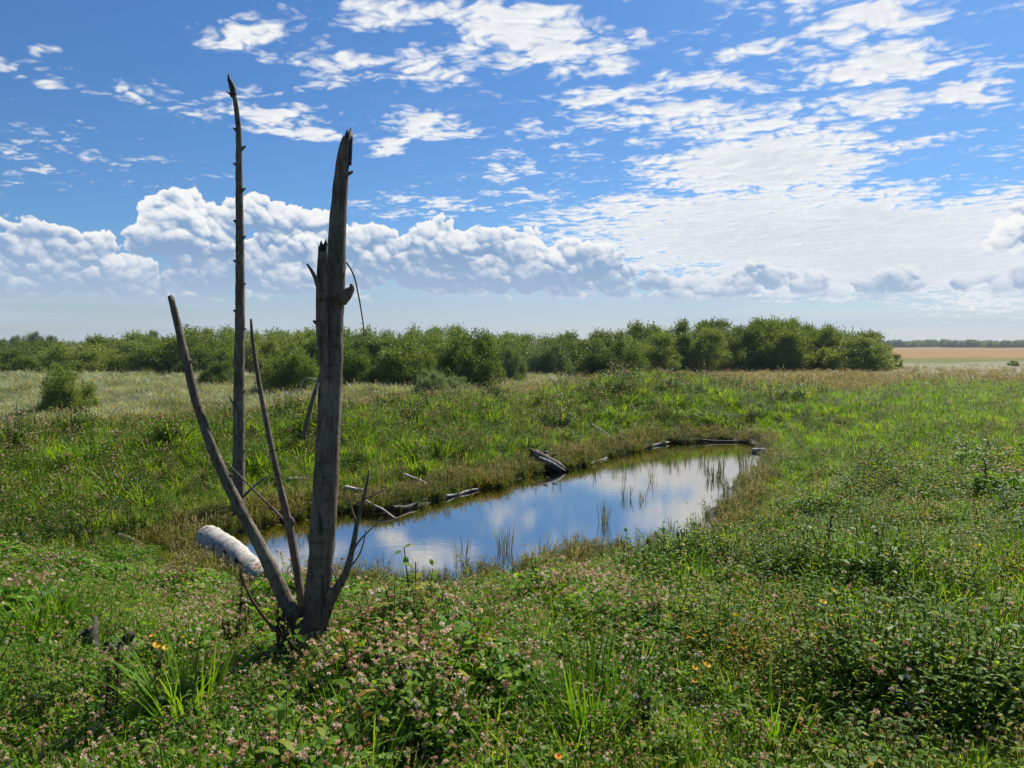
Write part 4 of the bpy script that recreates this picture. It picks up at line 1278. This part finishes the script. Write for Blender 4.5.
rs = np.random.RandomState(66)
seg = np.roll(POND, -1, 0) - POND; sl = np.linalg.norm(seg, axis=1); cs = np.cumsum(sl)
n = 11000
t_ = rs.rand(n) * cs[-1]; i_ = np.searchsorted(cs, t_); u_ = 1 - (cs[i_] - t_) / sl[i_]
nx, ny = seg[i_, 1] / sl[i_], -seg[i_, 0] / sl[i_]
off = rs.uniform(-.9, .9, n)
x, y = POND[i_, 0] + seg[i_, 0] * u_ + nx * off, POND[i_, 1] + seg[i_, 1] * u_ + ny * off
z, d, fs = ground_parts(x, y)
ok = (d > -.22) & (d < .55) & ((fs > 0) | (d > .1) | (rs.rand(n) < .12))
x, y, z, d, fs = x[ok], y[ok], np.maximum(z[ok], -.02), d[ok], fs[ok]
r = np.hypot(x, y)
P = (x, y, z, d, fs, r, rs)
edge = d > -9
p2 = patch(x, y, .9, 202)
put('bank_fringe', S_weed, edge & (rs.rand(len(x)) < .5), P, .45 + p2 * .6, .55 + .3 * p2, 'weeds overhanging the water on the far bank')
put('bank_sedge', S_marsh, edge & (rs.rand(len(x)) < .38), P, .25 + p2 * .7, .9 + .5 * p2, 'brownish sedge hanging over the far waterline')


# bits afloat near the banks
mb = MB(); mb.quads(rot_leaf(np.zeros((1, 3)), np.array([[1., 0, 0]]), np.array([[0, 0, 1.]]), np.array([.05]), np.array([.03]), LEAFLET), 0)
mb2 = MB(); mb2.quads(rot_leaf(np.zeros((1, 3)), np.array([[1., 0, 0]]), np.array([[0, 0, 1.]]), np.array([.11]), np.array([.008]), LANCE), 0)
S_float = source('floating_leaf', [mb, mb2], [m_marsh])
rs = np.random.RandomState(71)
x, y = rs.uniform(-5, 8, 60000), rs.uniform(8, 24, 60000)
keep = (rs.rand(60000) < .35); x, y = x[keep], y[keep]
z, d, fs = ground_parts(x, y)
w_ = np.exp(d / .55) * (1 + 1.2 * (fs > 0)) * np.clip(.35 + 1.6 * patch(x, y, .9, 280), 0, 1)
ok = (d < -.02) & (rs.rand(len(x)) < w_ * .8) & (z < -.004)
x, y, d = x[ok], y[ok], d[ok]; n = len(x)
scatter('floating_leaves', S_float, np.stack([x, y, np.full(n, .004)], 1), np.stack([np.zeros(n), np.zeros(n), rs.rand(n) * 6.28], 1), np.repeat(rs.uniform(.5, 1.3, n)[:, None], 3, 1),
        rs.randint(0, 2, n), .5 + rs.randn(n) * .25, 'dead leaves and bits of straw afloat along the banks')

# ------------------------------------------------------------------ the air
mb = MB()
X_ = 1250.0
vs = [(a, b, c_) for a in (-X_, X_) for b in (-X_, X_) for c_ in (-1.6, 12.0)]
mb.add(vs, [(0, 1, 3, 2), (4, 6, 7, 5), (0, 4, 5, 1), (2, 3, 7, 6), (0, 2, 6, 4), (1, 5, 7, 3)])
m_haze, nt, out = new_mat('haze')
pv = nt.nodes.new('ShaderNodeVolumePrincipled')
pv.inputs['Color'].default_value = (.72, .84, 1.0, 1); pv.inputs['Density'].default_value = .00020; pv.inputs['Anisotropy'].default_value = .1
nt.links.new(pv.outputs[0], out.inputs['Volume'])
haze = obj('haze', mb.mesh('haze'), mats=[m_haze], kind='stuff')
haze['label'] = 'thin blue haze over the plain'


# ------------------------------------------------------------------ flowers, stalks, reeds
m_yellow, nt, out = new_mat('yellow_petal')
principled(nt, out, (.72, .42, .02), .6, .2)
m_orange, nt, out = new_mat('orange_petal')
principled(nt, out, (.75, .27, .02), .6, .2)
m_white, nt, out = new_mat('seed_down')
principled(nt, out, (.60, .58, .52), .9, .1)
m_gstem, nt, out = new_mat('flower_stem')
principled(nt, out, (.06, .11, .03), .6, .3)


def blossom(mb, c_, R, n=13, tilt=(0, 0)):
    rows_ = ((1.0, n, .0), (.62, n - 3, .3))
    T_ = Matrix.Rotation(tilt[0], 3, 'X') @ Matrix.Rotation(tilt[1], 3, 'Y')
    for q, m_, up in rows_:
        for k in range(m_):
            a = k / m_ * 6.283 + up
            w = 6.283 * q * R / m_ * .55
            d = Vector((math.cos(a), math.sin(a), .35 + up)); s_ = Vector((-math.sin(a), math.cos(a), 0)) * w
            P_ = [T_ @ v for v in (d * R * .1 - s_ * .4, d * R * q * .8 - s_, d * R * q, d * R * q * .8 + s_, d * R * .1 + s_ * .4)]
            mb.add([tuple(c_ + p) for p in P_], [(0, 1, 2, 3, 4)], 0)
    head_mesh(mb, np.array(c_) + np.array([0, 0, R * .12]), R * .3, 0)


def flower(px, py, R, label, mat=None, hgt=.36, group='yellow flowers in the near bank', name='yellow_flower', cat='flower'):
    r_ = ray(px, py)
    # the flower stands where the sight line is hgt above the ground
    t = 1.0
    while CAMH + r_.z * t > gz(r_.x * t, r_.y * t) + hgt: t *= 1.004
    p = Vector((r_.x * t, r_.y * t, CAMH + r_.z * t)); g_ = gz(p.x, p.y)
    o = thing(name, label, cat, (p.x, p.y, g_), 0, group)
    mb = MB(); h_ = p.z - g_
    tube(mb, [(.02, .01, -.02), (.012, .0, h_ * .5), (0, 0, h_)], [.0022, .002, .0016], 5, 0, False)
    obj('stem', mb.mesh('stem'), o, [m_gstem])
    mb = MB()
    if mat is m_white:
        n_ = 90; v = unit(np.random.randn(n_, 3)); mb.quads(rot_leaf(np.zeros((n_, 3)) + [0, 0, h_], v, unit(np.random.randn(n_, 3)), np.full(n_, R), np.full(n_, .0035), [(0, 0), (.9, .3), (1, 0), (.9, -.3)]), 0)
        head_mesh(mb, np.array([0, 0, h_]), R * .5, 0)
    else:
        blossom(mb, Vector((0, 0, h_)), R, 13, (random.uniform(.2, .6), random.uniform(-.4, .4)))
    obj('flower_head', mb.mesh('flower_head'), o, [mat or m_yellow])


FL = [(153, 636, .020, 'yellow flower left of the leftmost grass clump, highest of its group', None), (157, 645, .026, 'largest yellow flower in the group right of the weathered wood', None), (166, 648, .022, 'yellow flower just right of the largest one in the left group', None),
      (184, 637, .015, 'small yellow flower between the left group and the dark stalks', None), (191, 643, .014, 'lower of two tiny yellow flowers right of the left group', None),
      (233, 636, .018, 'yellow flower beside the foot of the thin dry twig', None), (284, 578, .024, 'orange flower behind the two left stems of the dead tree', m_orange),
      (341, 711, .024, 'single golden flower low in the clover right of the dead tree', None), (480, 610, .020, 'small golden flower alone in the grass above the middle', None),
      (558, 757, .017, 'orange flower at the bottom edge left of the bright grass tuft', m_orange), (695, 668, .018, 'yellow flower leftmost beside the white seed head', None), (707, 665, .020, 'yellow flower right of the white seed head', None),
      (695, 681, .018, 'yellow flower under the white seed head', None), (823, 602, .026, 'large round yellow flower on the right hand slope', None), (833, 590, .017, 'small yellow flower just above the large round one', None),
      (731, 604, .016, 'yellow flower highest of the little group left of the large round one', None), (736, 615, .018, 'yellow flower in the middle of the group left of the large round one', None), (722, 624, .016, 'lowest yellow flower of the group left of the large round one', None),
      (750, 616, .012, 'tiny yellow flower at the right of that small group', None)]
for a, b, R, lab, mt in FL: flower(a, b, R * 1.05, lab, mt)
for a, b, lab in ((697, 655, 'white seed head above the three yellow flowers'), (636, 696, 'white seed head right of the bright grass tuft'), (566, 620, 'white seed head in the clover in the middle'), (742, 620, 'white seed head beside the small group of yellow flowers'), (430, 606, 'white seed head near the pond edge in the clover')):
    flower(a, b, .016, lab, m_white, .38, 'white seed heads in the near bank', 'seed_head', 'seed head')


def dock(px, py, top, label, n=4, spread=.10, seed=0):
    """dead brown stalks with whorls of dry seed"""
    rs = random.Random(seed)
    p = on_ground(px, py); p.z = gz(p.x, p.y)
    H = (py - top) / FPX * p.y * 1.12
    o = thing('dry_weed', label, 'dry weed', p, 0, 'dead brown weed stalks')
    for k in range(n):
        a = rs.random() * 6.28; q = spread * rs.random(); h_ = H * (1 if k == 0 else rs.uniform(.45, .95))
        mb = MB(); b0 = Vector((math.cos(a) * q * .3, math.sin(a) * q * .3, -.02)); b1 = Vector((math.cos(a) * q, math.sin(a) * q, h_))
        md_ = (b0 + b1) / 2 + Vector((rs.uniform(-.02, .02), 0, 0))
        tube(mb, [b0, md_, b1], [.0075, .006, .0035], 5, 0, False)
        for j in range(int(26 * h_ / .4)):
            t = rs.uniform(.35, 1.0); c_ = b0.lerp(b1, t) + Vector((rs.gauss(0, .010), rs.gauss(0, .010), 0))
            head_mesh(mb, np.array(c_), rs.uniform(.007, .013), 0)
        for j in range(3):
            t = rs.uniform(.3, .8); c_ = b0.lerp(b1, t); e = c_ + Vector((rs.uniform(-.09, .09), rs.uniform(-.05, .05), rs.uniform(.04, .12)))
            tube(mb, [c_, c_.lerp(e, .5) + Vector((0, 0, .01)), e], [.0022, .0018, .001], 4, 0, False)
        obj('stalk', mb.mesh('stalk'), o, [m_dry])


dock(108, 745, 655, 'dark dead weed stalk standing below the small dark stump', 3, .08, 1)
dock(151, 735, 665, 'reddish dead weed stalk right of the darkest one at the lower left', 3, .06, 2)
dock(236, 668, 592, 'tangle of dark dead stalks left of the dead tree foot', 7, .22, 3)
dock(278, 680, 610, 'short dead stalks right before the dead tree foot', 5, .18, 4)
dock(648, 765, 690, 'dead brown weed stalks at the bottom edge right of the bright grass tuft', 4, .10, 5)
dock(820, 590, 520, 'dead weed stalks on the dark patch of the right hand slope', 4, .16, 6)
dock(986, 500, 465, 'grey dead weed at the right edge of the slope', 6, .2, 7)
dock(752, 300 + 130, 414, 'dead weed beyond the end of the pond', 5, .25, 8)

# tall bright tufts that stand out of the cover
m_tuft = foliage('tuft_blade', [(0, G_GRASS[0][1]), (.5, G_GRASS[1][1]), (1, G_GRASS[2][1])], .45, .45, inst=False)
def tuft(px, py, h, label, n=110, w=.005, R=.12, seed=0, mat=None):
    np.random.seed(seed + 100); random.seed(seed)
    p = on_ground(px, py); p.z = gz(p.x, p.y)
    mb = grass(n, R, h, w, .45, .55)
    o = obj('grass_tuft', mb.mesh('grass_tuft'), None, [mat or m_tuft, m_seed], label, 'grass tuft', 'tall grass tufts in the near bank')
    o.location = p


tuft(590, 752, .62, 'bright arching grass tuft at the bottom middle', 190, .0055, .16, 1)
tuft(188, 742, .6, 'dense dark green grass tuft at the lower left beside dead stalks', 130, .0055, .14, 2)
tuft(878, 596, .68, 'tall upright grass tuft in the dark patch on the right slope', 200, .006, .28, 3)
tuft(770, 768, .55, 'grass tuft at the bottom edge right of the middle', 110, .0055, .14, 4)
tuft(960, 700, .5, 'fresh grass tuft at the lower right', 110, .0055, .18, 5)
tuft(40, 700, .42, 'grass tuft at the left edge of the clover', 90, .005, .14, 6)
tuft(432, 768, .5, 'yellowish grass tuft at the bottom edge left of the middle', 80, .005, .1, 7)
tuft(690, 600, .46, 'loose grass tuft behind the white seed head', 90, .005, .18, 8)
tuft(540, 640, .42, 'loose grass tuft in the middle of the near bank', 90, .005, .18, 9)
m_strawt = foliage('straw_tuft_blade', G_STRAW, .6, .3, inst=False)
tuft(470, 588, .62, 'pale straw coloured grass leaning over the near edge of the water', 9, .004, .10, 10, m_strawt)
tuft(375, 585, .45, 'few straw blades at the near waterline right of the dead tree', 8, .004, .08, 11, m_strawt)

# reeds standing in the water
m_rush = foliage('rush_blade', [(0, (.05, .07, .02)), (.6, (.10, .13, .035)), (1, (.20, .17, .07))], .7, .3, inst=False)
RE = [(745, 470, .62, 26, 'tallest rush clump at the far right corner of the water'), (714, 478, .40, 34, 'dense short rush clump standing in the water near the right shore'), (703, 462, .45, 12, 'thin rushes left of the dense short clump'),
      (722, 470, .50, 12, 'sparse rushes between the dense clump and the tallest one'), (687, 458, .4, 8, 'faint rushes in front of the dark pole'), (730, 492, .34, 26, 'brown rushes where the right shore turns'),
      (652, 480, .45, 9, 'lone thin rushes in the white reflection'), (626, 498, .34, 12, 'short rush clump in the middle of the water'), (643, 500, .26, 8, 'small rush clump right of the middle one'),
      (604, 522, .36, 12, 'rush clump nearest the middle of the blue water'), (697, 532, .34, 22, 'brown rushes off the near right shore'), (672, 535, .3, 8, 'few rushes left of the brown ones at the near right'),
      (505, 552, .44, 18, 'green rush clump at the near shore left of the water middle'), (462, 560, .36, 12, 'rush clump at the near shore right of the straw blades'), (570, 552, .34, 14, 'rush clump at the near shore in the middle'),
      (580, 548, .26, 10, 'short rushes right behind the middle near shore clump'), (640, 452, .35, 12, 'rushes by the pale stick on the far shore'), (596, 470, .4, 10, 'rushes right of the sunken stump')]
for i, (a, b, h_, n_, lab) in enumerate(RE):
    np.random.seed(300 + i); random.seed(300 + i)
    wx, wy = water_pt(a, b)
    mb = grass(int(n_ * 1.5), .05 + .004 * n_, h_ * 1.1, .0055, .16, .12)
    o = obj('rush_clump', mb.mesh('rush_clump'), None, [m_rush, m_seed], lab, 'rushes', 'rushes standing in the pond')
    o.location = (wx, wy, -.05)
